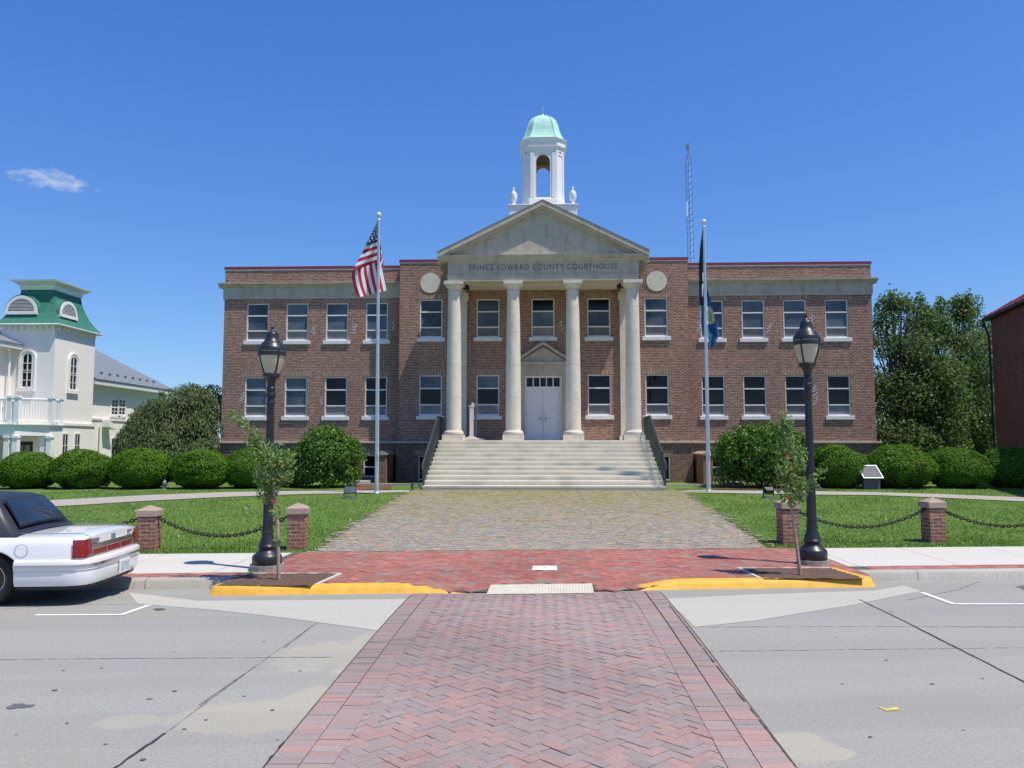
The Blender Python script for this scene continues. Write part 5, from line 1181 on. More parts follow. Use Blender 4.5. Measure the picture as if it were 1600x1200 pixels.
def crown(u0, u1, vtop, vbot, Y, k, seed, rr=(.9, 1.5), tips=(), spiky=5):
    """clumps filling an outline surveyed in the photo: u0..u1 wide, vtop..vbot tall, at depth Y"""
    rnd = random.Random(seed); out = []; a = P(u0, (vtop+vbot)/2, Y); b_ = P(u1, (vtop+vbot)/2, Y); zt, zb = P((u0+u1)/2, vtop, Y).z, P((u0+u1)/2, vbot, Y).z; cx, hw = (a.x+b_.x)/2, (b_.x-a.x)/2
    for i in range(k):
        f = (i+.5)/k; z = zb+(zt-zb)*f; wv = hw*(1-.62*max(0, (f-.55)/.45)**1.6); ang = i*2.4+rnd.uniform(-.3, .3); q = rnd.uniform(.35, .85); r = rnd.uniform(*rr)
        out.append((cx+math.cos(ang)*wv*q, Y+math.sin(ang)*hw*q*.9, min(z, zt-r*.75), r, r, r*rnd.uniform(.75, 1.0)))
    for i in range(spiky):
        u = u0+(u1-u0)*(i+.5)/spiky+rnd.uniform(-6, 6); v = vtop+abs(i+.5-spiky/2)/spiky*(vbot-vtop)*.22+rnd.uniform(-4, 14); p = P(u, v, Y); r = rnd.uniform(.5, .8); out.append((p.x, Y+rnd.uniform(-1.2, .8), p.z-r*1.1, r*.55, r*.55, r*1.25))
    for u, v, r in tips: p = P(u, v, Y); out.append((p.x, Y+rnd.uniform(-.8, .8), p.z-r*.75, r*.6, r*.6, r))
    return out
gd = lambda u, Y: Vector((P(u, 700, Y).x, Y, gz(P(u, 700, Y).x, Y)))
tg = 'trees behind the right hedge'
SIL = [(1340, 500), (1362, 468), (1385, 443), (1398, 460), (1412, 452), (1422, 462), (1436, 446), (1450, 470), (1466, 455), (1478, 462), (1492, 451), (1513, 457), (1524, 486), (1545, 490), (1554, 540), (1562, 620)]
def sil(u): return float(np.interp(u, [a for a, b in SIL], [b for a, b in SIL]))
def mass(u0, u1, v1, Y, k, seed, rr, fade=0.):
    """clumps scattered through a surveyed outline, small and close together at the top edge"""
    rnd = random.Random(seed); out = []
    for i in range(k):
        u = rnd.uniform(u0, u1); e = 4*(u-u0)*(u1-u)/(u1-u0)**2; top = sil(u)+(1-e**.5)*fade; f = rnd.random()**1.25; v = top+(v1-top)*f
        r = rnd.uniform(*rr)*(.55+.45*min(1, f*3)); p = P(u, v, Y); out.append((p.x, Y+rnd.uniform(-2.6, 2.2)*(.4+.6*f), p.z-r*.8, r*1.1, r*1.0, r*rnd.uniform(.75, 1.05)))
    for i in range(k//3):
        u = rnd.uniform(u0, u1); e = 4*(u-u0)*(u1-u)/(u1-u0)**2; top = sil(u)+(1-e**.5)*fade; p = P(u, top+rnd.uniform(-3, 8), Y); r = rnd.uniform(.45, .8); out.append((p.x, Y+rnd.uniform(-1, 1), p.z-r*.9, r*.6, r*.6, r*1.1))
    return out
tree('leafy_tree', gd(1408, 46), 3.2, mass(1350, 1478, 700, 46, 52, 1, (.9, 1.5), 60), 27000, .21, 'leaf_tree', 'leafy tree closest to the courthouse right wall, with a broad twiggy top', group=tg, fill=.5, trunk_r=.2)
tree('leafy_tree', gd(1488, 48), 3.4, mass(1424, 1548, 704, 48, 52, 2, (.9, 1.5), 60), 27000, .21, 'leaf_tree', 'leafy tree in the middle of the gap right of the courthouse', group=tg, fill=.5, trunk_r=.2)
tree('leafy_tree', gd(1530, 52), 3.0, mass(1490, 1572, 704, 52, 26, 3, (.9, 1.4), 30), 12000, .21, 'leaf_tree', 'leafy tree beside the dark brick building, lower than its neighbours', group=tg, fill=.5, trunk_r=.18)
tree('leafy_tree', gd(1450, 54), 1.6, crown(1366, 1556, 600, 716, 54, 16, 4, (1.2, 1.7)), 8500, .25, 'leaf_tree', 'low dense tree in the shade behind the right hedge', group=tg, fill=.6)
# weeping tree: tiers of hanging foliage
Yw = 35.9; cl = []
rnd = random.Random(5)
WS = [(184, 712), (192, 668), (206, 642), (232, 616), (262, 600), (300, 592), (335, 594), (380, 598), (400, 620)]
tw_ = thing('weeping_tree', gd(288, Yw), 0, 'mounded weeping tree with drooping branches left of the courthouse', 'tree'); bw = gd(288, Yw)
mb = MB(); mb.tube([bw-Vector((0, 0, .3)), bw+Vector((.1, .3, 1.6)), bw+Vector((-.1, .5, 3.2))], .20, 10, r1=.1); tk = mb.build('trunk', 'bark', tw_, smooth=50)
Cs = []; Ns = []; limbs = MB()
for k in range(170):
    u = rnd.uniform(191, 341); top = float(np.interp(u, [a for a, b in WS], [b for a, b in WS])); f = (k+.5)/170; v = top+5+(700-top)*f; r_ = rnd.uniform(.30, .58)*(1 if u > 220 else .75); ed = abs(u-266)/76
    dy = -(.3+1.9*f**.8)*(1-.5*ed)+rnd.uniform(-.2, .7); p = P(u, v, Yw+1.0+dy); m_ = 270; d = unit(m_); d[:, 2] = np.abs(d[:, 2])*.8; dr = RNG.uniform(0, 1, m_)**.8*rnd.uniform(.7, 1.5)
    q = np.array([p.x, p.y, p.z-.6*r_])+d*r_*np.array([1, 1, .8]); q[:, 2] -= dr*(1-d[:, 2])*.9; q[:, :2] += d[:, :2]*dr[:, None]*.10; q[:, 2] = np.maximum(q[:, 2], .5); Cs.append(q)
    Ns.append(d*np.array([1, 1, .6])+np.array([0, 0, .35]))
    if k % 9 == 0: limbs.tube([bw+Vector((0, .4, 2.6)), (bw+Vector((0, .4, 3.2))).lerp(p, .6)+Vector((0, 0, .4)), p], .045, 6, r1=.015)
limbs.build('limbs', 'bark', tk)
C = np.concatenate(Cs); Nn = np.concatenate(Ns)+RNG.normal(0, .35, (len(C), 3)); Nn /= np.linalg.norm(Nn, axis=1)[:, None]; V, F = leaf_quads(C, Nn, .17, 3.0, 2.5); raw_mesh('crown', V, F, 'leaf_weep', tw_)

# ---- grass: short blades over both lawns, thinning with distance
def blades(n, x0, x1, s0, s1):
    x = RNG.uniform(x0, x1, n); s = s0+(s1-s0)*RNG.uniform(0, 1, n)**1.7; y = s+K*x
    k = ~inside(walk_poly, x, y) & ((s > 15.58) | (np.abs(x) > 40)); 
    return x[k], y[k]
bx, by = blades(150000, -17, 20, 15.5, 29.5)
kx = np.ones(len(bx), bool)
for ob in [o for o in COL.objects if o.name.startswith('gravel_path')]:
    vs = [v.co for v in ob.data.vertices]; n5 = 5; rows_ = len(vs)//n5; poly = [(vs[i*n5].x, vs[i*n5].y) for i in range(rows_)]+[(vs[i*n5+4].x, vs[i*n5+4].y) for i in reversed(range(rows_))]; kx &= ~inside(poly, bx, by)
for c, h, b_ in piers: kx &= (np.abs(bx-c.x) > b_) | (np.abs(by-c.y) > b_)
bx, by = bx[kx], by[kx]; n = len(bx); bz = .43*np.clip((by-K*bx-15.5)/13, 0, 1)-.01; hgt = RNG.uniform(.025, .06, n)*(1+.35*np.sin(bx*2.3)*np.sin(by*1.9)); ang = RNG.uniform(0, 6.28, n); wd_ = RNG.uniform(.006, .013, n); ln = RNG.normal(0, .022, (n, 2))
V = np.stack([np.stack([bx-wd_*np.cos(ang), by-wd_*np.sin(ang), bz], 1), np.stack([bx+wd_*np.cos(ang), by+wd_*np.sin(ang), bz], 1), np.stack([bx+ln[:, 0], by+ln[:, 1], bz+hgt], 1)], 1).reshape(-1, 3)
o = raw_mesh('grass', V, np.arange(3*n).reshape(n, 3), ['blade', 'flag_white'], midx=(RNG.uniform(0, 1, n) < .006).astype(int)); tag(o, 'short mown green grass with scattered white clover on both lawns', 'grass', kind='stuff')

# ================================================================== NEIGHBOURING BUILDINGS
# ---- white painted building at the left: mansard tower, porch, rear wing
TY = 38.0; tx1 = P(83, 600, TY).x; tx0 = P(-2, 600, TY).x; TY1 = XP(146, 600, tx1).y; ze = P(83, 508, TY).z
wb = thing('white_building', (tx1-1.5, TY, GB), 0, 'white painted brick building with green mansard tower, balcony porch and long grey roofed rear wing', 'house')
def arch_window(par, cxy, z0, z1, w, face, name='window'):
    """arched sash; face 'f' looks to the street, 'r' looks right; cxy is the centre on that face"""
    def T(a, d, z): return (cxy[0]+a, cxy[1]-d, z) if face == 'f' else (cxy[0]+d, cxy[1]+a, z)
    r = w/2; arc = [(r*math.cos(t), z1-r+r*math.sin(t)) for t in np.linspace(0, math.pi, 13)]; out = [(r, z0)]+arc+[(-r, z0)]
    def ring(mb, ro, ri, d0, d1):
        def o(rr): return [(rr, z0)]+[(rr*math.cos(t), z1-r+rr*math.sin(t)) for t in np.linspace(0, math.pi, 13)]+[(-rr, z0)]
        A, B = o(ro), o(ri)
        for (a, b), (c, d), (e, f), (g, h) in zip(A, A[1:], B, B[1:]):
            mb.quad(T(a, d1, b), T(c, d1, d), T(g, d1, h), T(e, d1, f)); mb.quad(T(a, d0, b), T(c, d0, d), T(c, d1, d), T(a, d1, b)); mb.quad(T(e, d0, f), T(g, d0, h), T(g, d1, h), T(e, d1, f))
    mb = MB(); ring(mb, r+.07, r-.045, -.02, .05)
    def bar(a0, a1, za, zb, d0=-.01, d1=.035):
        v = [T(a, d, z) for z in (za, zb) for d in (d0, d1) for a in (a0, a1)]; mb.add(v, [(0, 2, 3, 1), (4, 5, 7, 6), (0, 1, 5, 4), (2, 6, 7, 3), (0, 4, 6, 2), (1, 3, 7, 5)])
    bar(-.02, .02, z0, z1-.03); h = z1-z0
    for f in (.22, .44, .5, .70): bar(-r+.04, r-.04, z0+h*f-.014, z0+h*f+.014)
    bar(-r+.04, r-.04, z0, z0+.06); w_ = mb.build(name, 'white', par)
    mb = MB(); mb.add([T(a, .004, z) for a, z in out], [tuple(range(len(out)))]); mb.build('pane', 'gl_dark', w_)
    mb = MB()
    v = [T(a, d, z) for z in (z0-.17, z0-.02) for d in (-.02, .13) for a in (-r-.17, r+.17)]; mb.add(v, [(0, 2, 3, 1), (4, 5, 7, 6), (0, 1, 5, 4), (2, 6, 7, 3), (0, 4, 6, 2), (1, 3, 7, 5)]); mb.build('sill', 'white', w_)
    mb = MB(); ring(mb, r+.16, r+.075, -.02, .075); mb.build('hood_mould', 'brick_cream', w_); return w_
def sash(par, c, w, z0, z1, face, rows=4, cols=2, glass='gl_dark'):
    def T(a, d, z): return (c[0]+a, c[1]-d, z) if face == 'f' else (c[0]+d, c[1]+a, z)
    mb = MB()
    def bar(a0, a1, za, zb, d0=-.01, d1=.04):
        v = [T(a, d, z) for z in (za, zb) for d in (d0, d1) for a in (a0, a1)]; mb.add(v, [(0, 2, 3, 1), (4, 5, 7, 6), (0, 1, 5, 4), (2, 6, 7, 3), (0, 4, 6, 2), (1, 3, 7, 5)])
    r = w/2; bar(-r-.05, -r+.04, z0, z1); bar(r-.04, r+.05, z0, z1); bar(-r+.04, r-.04, z1-.05, z1+.03); bar(-r+.04, r-.04, z0, z0+.06)
    for k in range(1, cols): bar(-r+w*k/cols-.013, -r+w*k/cols+.013, z0+.06, z1-.05, -.01, .03)
    for k in range(1, rows): t = .03 if k == rows//2 else .013; bar(-r+.04, r-.04, z0+(z1-z0)*k/rows-t, z0+(z1-z0)*k/rows+t, -.01, .032)
    f = mb.build('window', 'white', par); mb = MB(); mb.quad(T(-r, .005, z0), T(r, .005, z0), T(r, .005, z1), T(-r, .005, z1)); mb.build('pane', glass, f)
    mb = MB(); v = [T(a, d, z) for z in (z0-.13, z0-.005) for d in (-.02, .10) for a in (-r-.12, r+.12)]; mb.add(v, [(0, 2, 3, 1), (4, 5, 7, 6), (0, 1, 5, 4), (2, 6, 7, 3), (0, 4, 6, 2), (1, 3, 7, 5)]); mb.build('sill', 'white', f)
mb = MB(); mb.box(tx0, tx1, TY, TY1, -.6, ze, skip='bt')
zl = P(83, 660, TY).z; mb.box(tx0, tx1+.10, TY-.10, TY1+.10, -.6, zl-.12, skip='b'); mb.box(tx0, tx1+.16, TY-.16, TY1+.16, zl-.12, zl); mb.build('tower', 'brick_cream', wb)
mb = MB(); n_ = 8                                     # brackets under the eave
for i in range(9):
    x = tx0+.2+(tx1-tx0-.25)*i/8; MB().box(x-.05, x+.05, TY-.13, TY+.01, ze-.22, ze-.04).build('eave_bracket', 'brick_cream', wb)
    y = TY+.2+(TY1-TY-.4)*i/8; MB().box(tx1-.01, tx1+.13, y-.05, y+.05, ze-.22, ze-.04).build('eave_bracket', 'brick_cream', wb)
def frust(mb, lev, mi=0):
    vs = []
    for ins, z in lev: vs += [(tx0+ins, TY+ins, z), (tx1-ins, TY+ins, z), (tx1-ins, TY1-ins, z), (tx0+ins, TY1-ins, z)]
    L = len(lev); mb.add(vs, [(i*4+k, i*4+(k+1) % 4, i*4+4+(k+1) % 4, i*4+4+k) for i in range(L-1) for k in range(4)]+[(3, 2, 1, 0), tuple((L-1)*4+k for k in range(4))], mi)
zt = P(80, 452, TY+.6).z; H_ = zt-ze
mb = MB(); frust(mb, [(-.24, ze-.02), (-.28, ze+.03), (-.24, ze+.06)]); mb.build('gutter', 'white', wb)
mb = MB(); frust(mb, [(-.235, ze+.06), (.0, ze+H_*.18), (.20, ze+H_*.36), (.38, ze+H_*.58), (.50, ze+H_*.8), (.55, zt)]); mb.build('mansard_roof', 'green_roof', wb)
zc = P(80, 437, TY+.3).z
mb = MB(); frust(mb, [(.53, zt-.03), (.50, zt+.02), (.47, zt+(zc-zt)*.45), (.30, zt+(zc-zt)*.7), (.20, zt+(zc-zt)*.82), (.18, zc), (.4, zc+.04)]); mb.build('crown_cornice', 'white', wb)
def lunette(c, r, face, d_in):
    """half-round louvred dormer, its front proud of the curved roof"""
    def T(a, d, z): return (c[0]+a, c[1]+d, c[2]+z) if face == 'f' else (c[0]-d, c[1]+a, c[2]+z)
    ar = [(r*math.cos(t), r*1.02*math.sin(t)) for t in np.linspace(0, math.pi, 17)]
    mb = MB(); 
    for (a, z), (b, y) in zip(ar, ar[1:]): mb.quad(T(a*1.10, .03, z*1.12), T(b*1.10, .03, y*1.12), T(b*1.10, d_in, y*1.12), T(a*1.10, d_in, z*1.12))
    dm = mb.build('dormer', 'green_roof', wb)
    mb = MB()
    for (a, z), (b, y) in zip(ar, ar[1:]): mb.quad(T(a*1.05, 0, z*1.05), T(b*1.05, 0, y*1.05), T(b*.86, 0, y*.84), T(a*.86, 0, z*.84)); mb.quad(T(a*1.05, 0, z*1.05), T(b*1.05, 0, y*1.05), T(b*1.05, .12, y*1.05), T(a*1.05, .12, z*1.05))
    mb.add([T(a, d, z) for z in (-.12, .02) for d in (-.03, .2) for a in (-r*1.06, r*1.06)], [(0, 2, 3, 1), (4, 5, 7, 6), (0, 1, 5, 4), (2, 6, 7, 3), (0, 4, 6, 2), (1, 3, 7, 5)]); mb.build('arch_frame', 'white', dm)
    mb = MB(); k = 9
    for i in range(k):
        z = .03+r*.82*i/k; hw_ = .86*math.sqrt(max(.01, r*r-(z+.03)**2)); mb.add([T(-hw_, .0, z), T(hw_, .0, z), T(hw_, .05, z+.042), T(-hw_, .05, z+.042)], [(0, 1, 2, 3)])
    mb.build('louvre', 'white', dm); mb = MB(); mb.add([T(a*.87, .10, z*.86) for a, z in ar], [tuple(range(17))]); mb.build('back', 'black', dm)
zd = P(33, 487, TY-.05).z; lunette((P(33, 480, TY+.02).x, TY+.02, zd), 25.5/1244*38, 'f', .62)
pd_ = XP(108, 495, tx1-.02); lunette((tx1-.02, (XP(95, 490, tx1).y+XP(122, 497, tx1).y)/2, P(0, 0, 1).z*0+XP(108, 494, tx1).z), .70, 'r', .62)
c = P(42, 600, TY); arch_window(wb, (c.x, TY), P(42, 606, TY).z, P(42, 551, TY).z, 17.5/1244*38.3, 'f')
c = XP(113, 600, tx1); arch_window(wb, (tx1, c.y), XP(113, 610, tx1).z, XP(113, 556, tx1).z, .62, 'r')
for u in (101, 120):
    c = XP(u, 690, tx1+.1); sash(wb, (tx1+.1, c.y), .50, .2, XP(u, 677, tx1+.1).z, 'r')
# rear wing with hip roof
wx = tx1-.45; WY1 = XP(258, 610, wx).y; zw = XP(146, 600, wx).z; zl2 = XP(180, 655, wx).z
mb = MB(); mb.box(wx-9, wx, TY1+.17, WY1, -.6, zw, skip='b'); mb.box(wx-8, wx+.08, TY1+.18, WY1+.08, -.6, zl2-.1, skip='b'); mb.box(wx-8, wx+.14, TY1+.18, WY1+.14, zl2-.1, zl2); mb.build('wing_wall', 'brick_cream', wb)
mb = MB(); e = .45
mb.box(wx-9-e, wx+e, TY1+.18, WY1+e, zw-.04, zw+.22); mb.box(wx-9, wx+.08, TY1+.18, WY1+.08, zw-.42, zw-.04); mb.build('eaves', 'white_old', wb)
mb = MB(); zr = zw+.24; e2 = e+.06; rise = 3.3; xa, xb, ya, yb = wx-9-e2, wx+e2, TY1+.16, WY1+e2; xm = (xa+xb)/2; yr = yb-5.2
mb.add([(xa, ya, zr), (xb, ya, zr), (xb, yb, zr), (xa, yb, zr), (xm, ya, zr+rise), (xm, yr, zr+rise)], [(1, 2, 5, 4), (2, 3, 5), (3, 0, 4, 5), (0, 1, 4), (3, 2, 1, 0)]); rf = mb.build('wing_roof', 'grey_roof', wb)
mb = MB()
for i in range(9): y = TY1+.7+i*.85; mb.box(xb-.62, xb-.50, y, y+.10, zr+.30, zr+.50)
mb.build('snow_guard', 'galv', rf)
for u in (178.5, 190):
    c = XP(u, 640, wx); sash(wb, (wx, c.y), .72, XP(u, 649, wx).z, XP(u, 624, wx).z, 'r')
    c = XP(u, 700, wx+.08); sash(wb, (wx+.08, c.y), .78, .6, XP(u, 684, wx+.08).z, 'r')
mb = MB(); c = XP(160, 664, wx+.1); mb.tube([(wx+.22, c.y-.35, -.3), (wx+.22, c.y-.35, c.z+.1)], .06, 8); mb.prism([(c.y-.1, c.z-.1), (c.y+.7, c.z-.25), (c.y+.7, c.z-.1), (c.y-.1, c.z+.25)], 'x', wx+.10, wx+.55); mb.build('downpipe', 'white', wb)
# front gable wing further left, with eave and downpipe
gx1 = P(8, 600, 37.6).x; mb = MB(); zg = P(4, 545, 37.6).z; mb.box(gx1-7, gx1, 36.9, 44, -.5, zg, skip='b'); mb.build('front_wall', 'brick_cream', wb)
mb = MB(); mb.box(gx1-7.4, gx1+.55, 36.35, 44, zg, zg+.24); mb.build('front_eave', 'white_old', wb)
mb = MB(); mb.add([(gx1-7.5, 36.3, zg+.24), (gx1+.62, 36.3, zg+.24), (gx1+.62, 44, zg+.24), (gx1-7.5, 44, zg+.24), (gx1-3.4, 40, zg+2.0)], [(0, 1, 4), (1, 2, 4), (2, 3, 4), (3, 0, 4)]); mb.build('front_roof', 'grey_roof', wb)
mb = MB(); x = P(10, 600, 37.5).x; mb.tube([(x+.1, 37.5, .2), (x+.1, 37.5, zg-.1), (x+.25, 37.0, zg+.1)], .055, 8); mb.build('downpipe', 'white', wb)
# porch with balcony
A_, B_p = P(22, 662, 36.0), P(80, 667, 36.9); C_ = (B_p.x+.1, TY-.17); zd = A_.z
out_ = [(A_.x-6, 36.0), (A_.x, 36.0), (B_p.x, 36.9), C_, (A_.x-6, TY-.17)]
mb = MB(); mb.prism(out_, 'z', zd-.05, zd); mb.prism([(A_.x-6, 36.12), (A_.x-.03, 36.12), (B_p.x-.12, 37.0), (C_[0]-.12, TY-.18), (A_.x-6, TY-.18)], 'z', zd-.55, zd-.052); mb.build('porch_deck', 'white', wb)
mb = MB(); mb.prism(out_, 'z', .0, .55); mb.build('porch_base', 'brick_cream', wb)
def ppost(x, y, z0, z1, w, nm):
    mb = MB(); b = w/2; mb.box(x-b, x+b, y-b, y+b, z0, z1); mb.box(x-b*1.3, x+b*1.3, y-b*1.3, y+b*1.3, z1-.10, z1-.02); mb.box(x-b*1.25, x+b*1.25, y-b*1.25, y+b*1.25, z0, z0+.12); mb.build(nm, 'white', wb)
zr_ = P(22, 618, 36.0).z
pa, pb = Vector((A_.x, 36.2, 0)), Vector((B_p.x-.12, 37.05, 0))
for q in (pa, pa+Vector((-.35, 0, 0)), pa+Vector((-1.1, 0, 0)), pb, Vector((pb.x, TY-.3, 0))): ppost(q.x, q.y, zd, zr_, .22, 'balcony_post')
def balusters(p, q):
    mb = MB(); d = (q-p); L = d.length; d.normalize(); mb.tube([p+Vector((0, 0, zr_-.14)), q+Vector((0, 0, zr_-.14))], .045, 6); mb.tube([p+Vector((0, 0, zd+.14)), q+Vector((0, 0, zd+.14))], .045, 6)
    for i in range(int(L/.11)): c = p+d*(.11*(i+.5)); mb.box(c.x-.016, c.x+.016, c.y-.016, c.y+.016, zd+.14, zr_-.14)
    mb.build('balustrade', 'white', wb)
balusters(pa, pb); balusters(pa+Vector((-1.1, 0, 0)), pa+Vector((-.35, 0, 0))); balusters(pa+Vector((-5, 0, 0)), pa+Vector((-1.1, 0, 0))); balusters(pb, Vector((pb.x, TY-.3, 0)))
for q in (pa, pa+Vector((-.4, 0, 0)), pb+Vector((-.35, .05, 0)), pb, pa+Vector((-1.3, 0, 0))): ppost(q.x, q.y, .55, zd-.55, .24, 'porch_column')
xd = P(38, 700, TY-.1).x; mb = MB(); mb.box(xd-.42, xd+.42, TY-.125, TY-.1, .56, P(38, 690, TY).z); dd = mb.build('entrance_door', 'black', wb)
mb = MB(); mb.box(xd-.30, xd-.04, TY-.135, TY-.126, 1.3, 2.05); mb.box(xd+.04, xd+.30, TY-.135, TY-.126, 1.3, 2.05); mb.build('glazing', 'screen', dd)
# ---- dark brick building at the right edge
dw = ray(1117, 697); dw = Vector((dw.x, dw.y, 0)).normalized(); F_ = P(1553, 600, 41.); F_.z = 0; pr2 = Vector((dw.y, -dw.x, 0)); zE = P(1547, 497, 41.).z
rb = thing('brick_building', (F_.x, F_.y, GB), 0, 'dark red brick building with red metal roof at the right edge', 'building')
ln_, wd2 = 16, 11; c4 = [F_, F_-dw*ln_, F_-dw*ln_+pr2*wd2, F_+pr2*wd2]
mb = MB(); mb.prism([(p.x, p.y) for p in c4], 'z', -.5, zE-.1); mb.build('wall', 'brick_dark', rb)
def off(p, a, b): return p-pr2*a+dw*b
e4 = [off(c4[0], .32, .32), off(c4[1], .32, -.32), off(c4[2], -.32, -.32), off(c4[3], -.32, .32)]
mb = MB(); mb.prism([(p.x, p.y) for p in e4], 'z', zE-.1, zE+.04); mb.build('eaves', 'black', rb)
mb = MB(); rg = [(e4[0]+e4[3])/2-dw*5.0, (e4[1]+e4[2])/2+dw*5.0]; vs = [(p.x, p.y, zE+.045) for p in e4]+[(p.x, p.y, zE+3.6) for p in rg]
mb.add(vs, [(0, 1, 5, 4), (1, 2, 5), (2, 3, 4, 5), (3, 0, 4), (3, 2, 1, 0)]); rf = mb.build('roof', 'red_roof', rb)
mb = MB()
for i in range(24):
    p = e4[0].lerp(e4[1], (i+.5)/24); t = min(1, (i+.5)/24*ln_/5.3, (1-(i+.5)/24)*ln_/5.3); q = p+pr2*(wd2/2+.32)*t; mb.tube([(p.x, p.y, zE+.07), (q.x, q.y, zE+.07+3.55*t)], .02, 4)
mb.build('standing_seam', 'red_roof', rf)
p = c4[0]-pr2*.10+dw*.05; q = e4[0]-dw*.25
mb = MB(); mb.tube([(q.x, q.y, zE-.05), (q.x, q.y, zE-.25), (p.x, p.y, zE-1.0), (p.x, p.y, .2)], .055, 8); mb.build('downpipe', 'black', rb)

# ================================================================== CAR
CAR_Z = -.055
car = thing('parked_car', (-5.99, 11.16, CAR_Z), math.atan(K), 'white sedan with black vinyl roof parked at the left kerb, rear end towards the walk', 'car')
HWc = .905                                            # half width; x runs forward-negative, rear bumper face at x=0
WXC = (-1.28, -4.28); WR = .33
def bottom(x):
    z = .22
    for wc in WXC:
        d = abs(x-wc)
        if d < .43: z = max(z, .32+math.sqrt(max(0, .43**2-d*d))*.86)
    return z
def belt(x): return .86 if x > -1.2 else .88 if x > -3.6 else .88-.10*((-3.6-x)/1.9)
sts = sorted(set([-.10, -.16, -.25, -.4, -.6, -.8]+list(np.linspace(-.86, -1.70, 17))+[-1.9, -2.2, -2.6, -3.0, -3.4, -3.7]+list(np.linspace(-3.86, -4.70, 17))+[-4.9, -5.1, -5.25, -5.36]), reverse=True)
def station(x):
    taper = 1-.05*max(0, (x+.35)/.3)**2-.10*max(0, (-4.7-x)/.66)**2; b = bottom(x); w_ = HWc*taper; zb = belt(x)-(.03*max(0, (x+.3)/.2)**2); crown_ = .035
    pts = [(.80*taper*1.0, b), (w_*.985, max(b+.02, .30)), (w_, max(b+.04, .48)), (w_*.998, max(b+.06, .62)), (w_*.985, max(b+.08, .76)), (w_*.962, zb-.025), (w_*.93, zb+.005), (w_*.80, zb+crown_*.6), (w_*.4, zb+crown_), (0, zb+crown_*1.15)]
    return pts
mb = MB(); vs = []; m_n = 19
for x in sts:
    s_ = station(x); full = [(-y, z) for y, z in s_]+[(y, z) for y, z in reversed(s_[:-1])]; vs += [(x, y, z) for y, z in full]
fs = [(i*m_n+k, i*m_n+k+1, (i+1)*m_n+k+1, (i+1)*m_n+k) for i in range(len(sts)-1) for k in range(m_n-1)]
fs += [tuple(range(m_n-1, -1, -1)), tuple((len(sts)-1)*m_n+k for k in range(m_n))]
mb.add(vs, fs); body = mb.build('body', 'carwhite', car, smooth=32, local=True)
mb = MB(); mb.box(-5.2, -.3, -.72, .72, .17, .30); mb.box(-1.75, -.85, -.80, .80, .25, .55); mb.box(-4.75, -3.85, -.80, .80, .25, .55); mb.build('underbody', 'black', car, local=True)
# greenhouse with vinyl roof: lofted from belt to roof
def gh(x, z, w): return (x, w, z)
prof = [(-.96, .895, .82), (-1.03, .93, .81), (-1.25, 1.20, .71), (-1.36, 1.325, .665), (-1.50, 1.385, .635), (-1.9, 1.41, .62), (-2.7, 1.42, .62), (-3.0, 1.39, .62), (-3.25, 1.27, .65), (-3.75, .93, .78), (-3.82, .90, .79)]
mb = MB(); vs = []
for x, z, w_ in prof: vs += [(x, -HWc*.93, .875), (x, -w_-(.0), max(.88, z-.07)), (x, -w_+.06, z-.01), (x, 0, z+.02), (x, w_-.06, z-.01), (x, w_, max(.88, z-.07)), (x, HWc*.93, .875)]
n7 = 7; fs = [(i*n7+k, i*n7+k+1, (i+1)*n7+k+1, (i+1)*n7+k) for i in range(len(prof)-1) for k in range(n7-1)]
mb.add(vs, fs); gr_ = mb.build('roof', 'vinyl', car, smooth=35, local=True)
def on_rear(t, y):                                    # a point on the sloping rear surface
    (x0, z0, w0), (x1, z1, w1) = (-1.03, .93, .81), (-1.36, 1.325, .665); x = x0+(x1-x0)*t; z = z0+(z1-z0)*t
    if .0 < t < 1: z += .02*math.sin(math.pi*t)
    return Vector((x+.022, y, z+.045-.03*(y/.7)**2))
def glass_patch(nm, y0b, y1b, y0t, y1t, mat, lift=0., t0=.06, t1=.97, par=None):
    mb = MB(); vs = []; a = 8
    for j in range(a+1):
        t = t0+(t1-t0)*j/a
        for i in range(a+1): s_ = i/a; y = (y0b+(y1b-y0b)*s_)*(1-j/a)+(y0t+(y1t-y0t)*s_)*(j/a); p = on_rear(t, y); vs.append(p+Vector((lift, 0, lift)))
    mb.add(vs, [(j*(a+1)+i, j*(a+1)+i+1, (j+1)*(a+1)+i+1, (j+1)*(a+1)+i) for j in range(a) for i in range(a)]); return mb.build(nm, mat, par or car, smooth=60, local=True)
rg_ = glass_patch('rear_window', -.60, .60, -.49, .49, 'carglass', .004, .10, .90)
glass_patch('window_trim', -.63, .63, -.52, .52, 'black', .0, .06, .94, rg_)
for s_ in (-1, 1):                                    # side windows
    for a, b_, nm in ((-1.95, -2.62, 'side_window'), (-2.70, -3.52, 'side_window')):
        mb = MB(); y = s_*.835; yt = s_*.68; xb_ = b_ if b_ > -3 else b_-.0; xt_ = b_ if b_ > -3 else b_+.42
        mb.add([(a, y, .90), (xb_, y, .90), (xt_, yt, 1.30), (a-.03, yt, 1.30)], [(0, 1, 2, 3)]); mb.build(nm, 'carglass', car, local=True)
    mb = MB(); mb.add([(-1.62, s_*.825, .905), (-1.90, s_*.832, .90), (-1.93, s_*.71, 1.22), (-1.76, s_*.72, 1.20)], [(0, 1, 2, 3)]); mb.build('quarter_window', 'carglass', car, local=True)
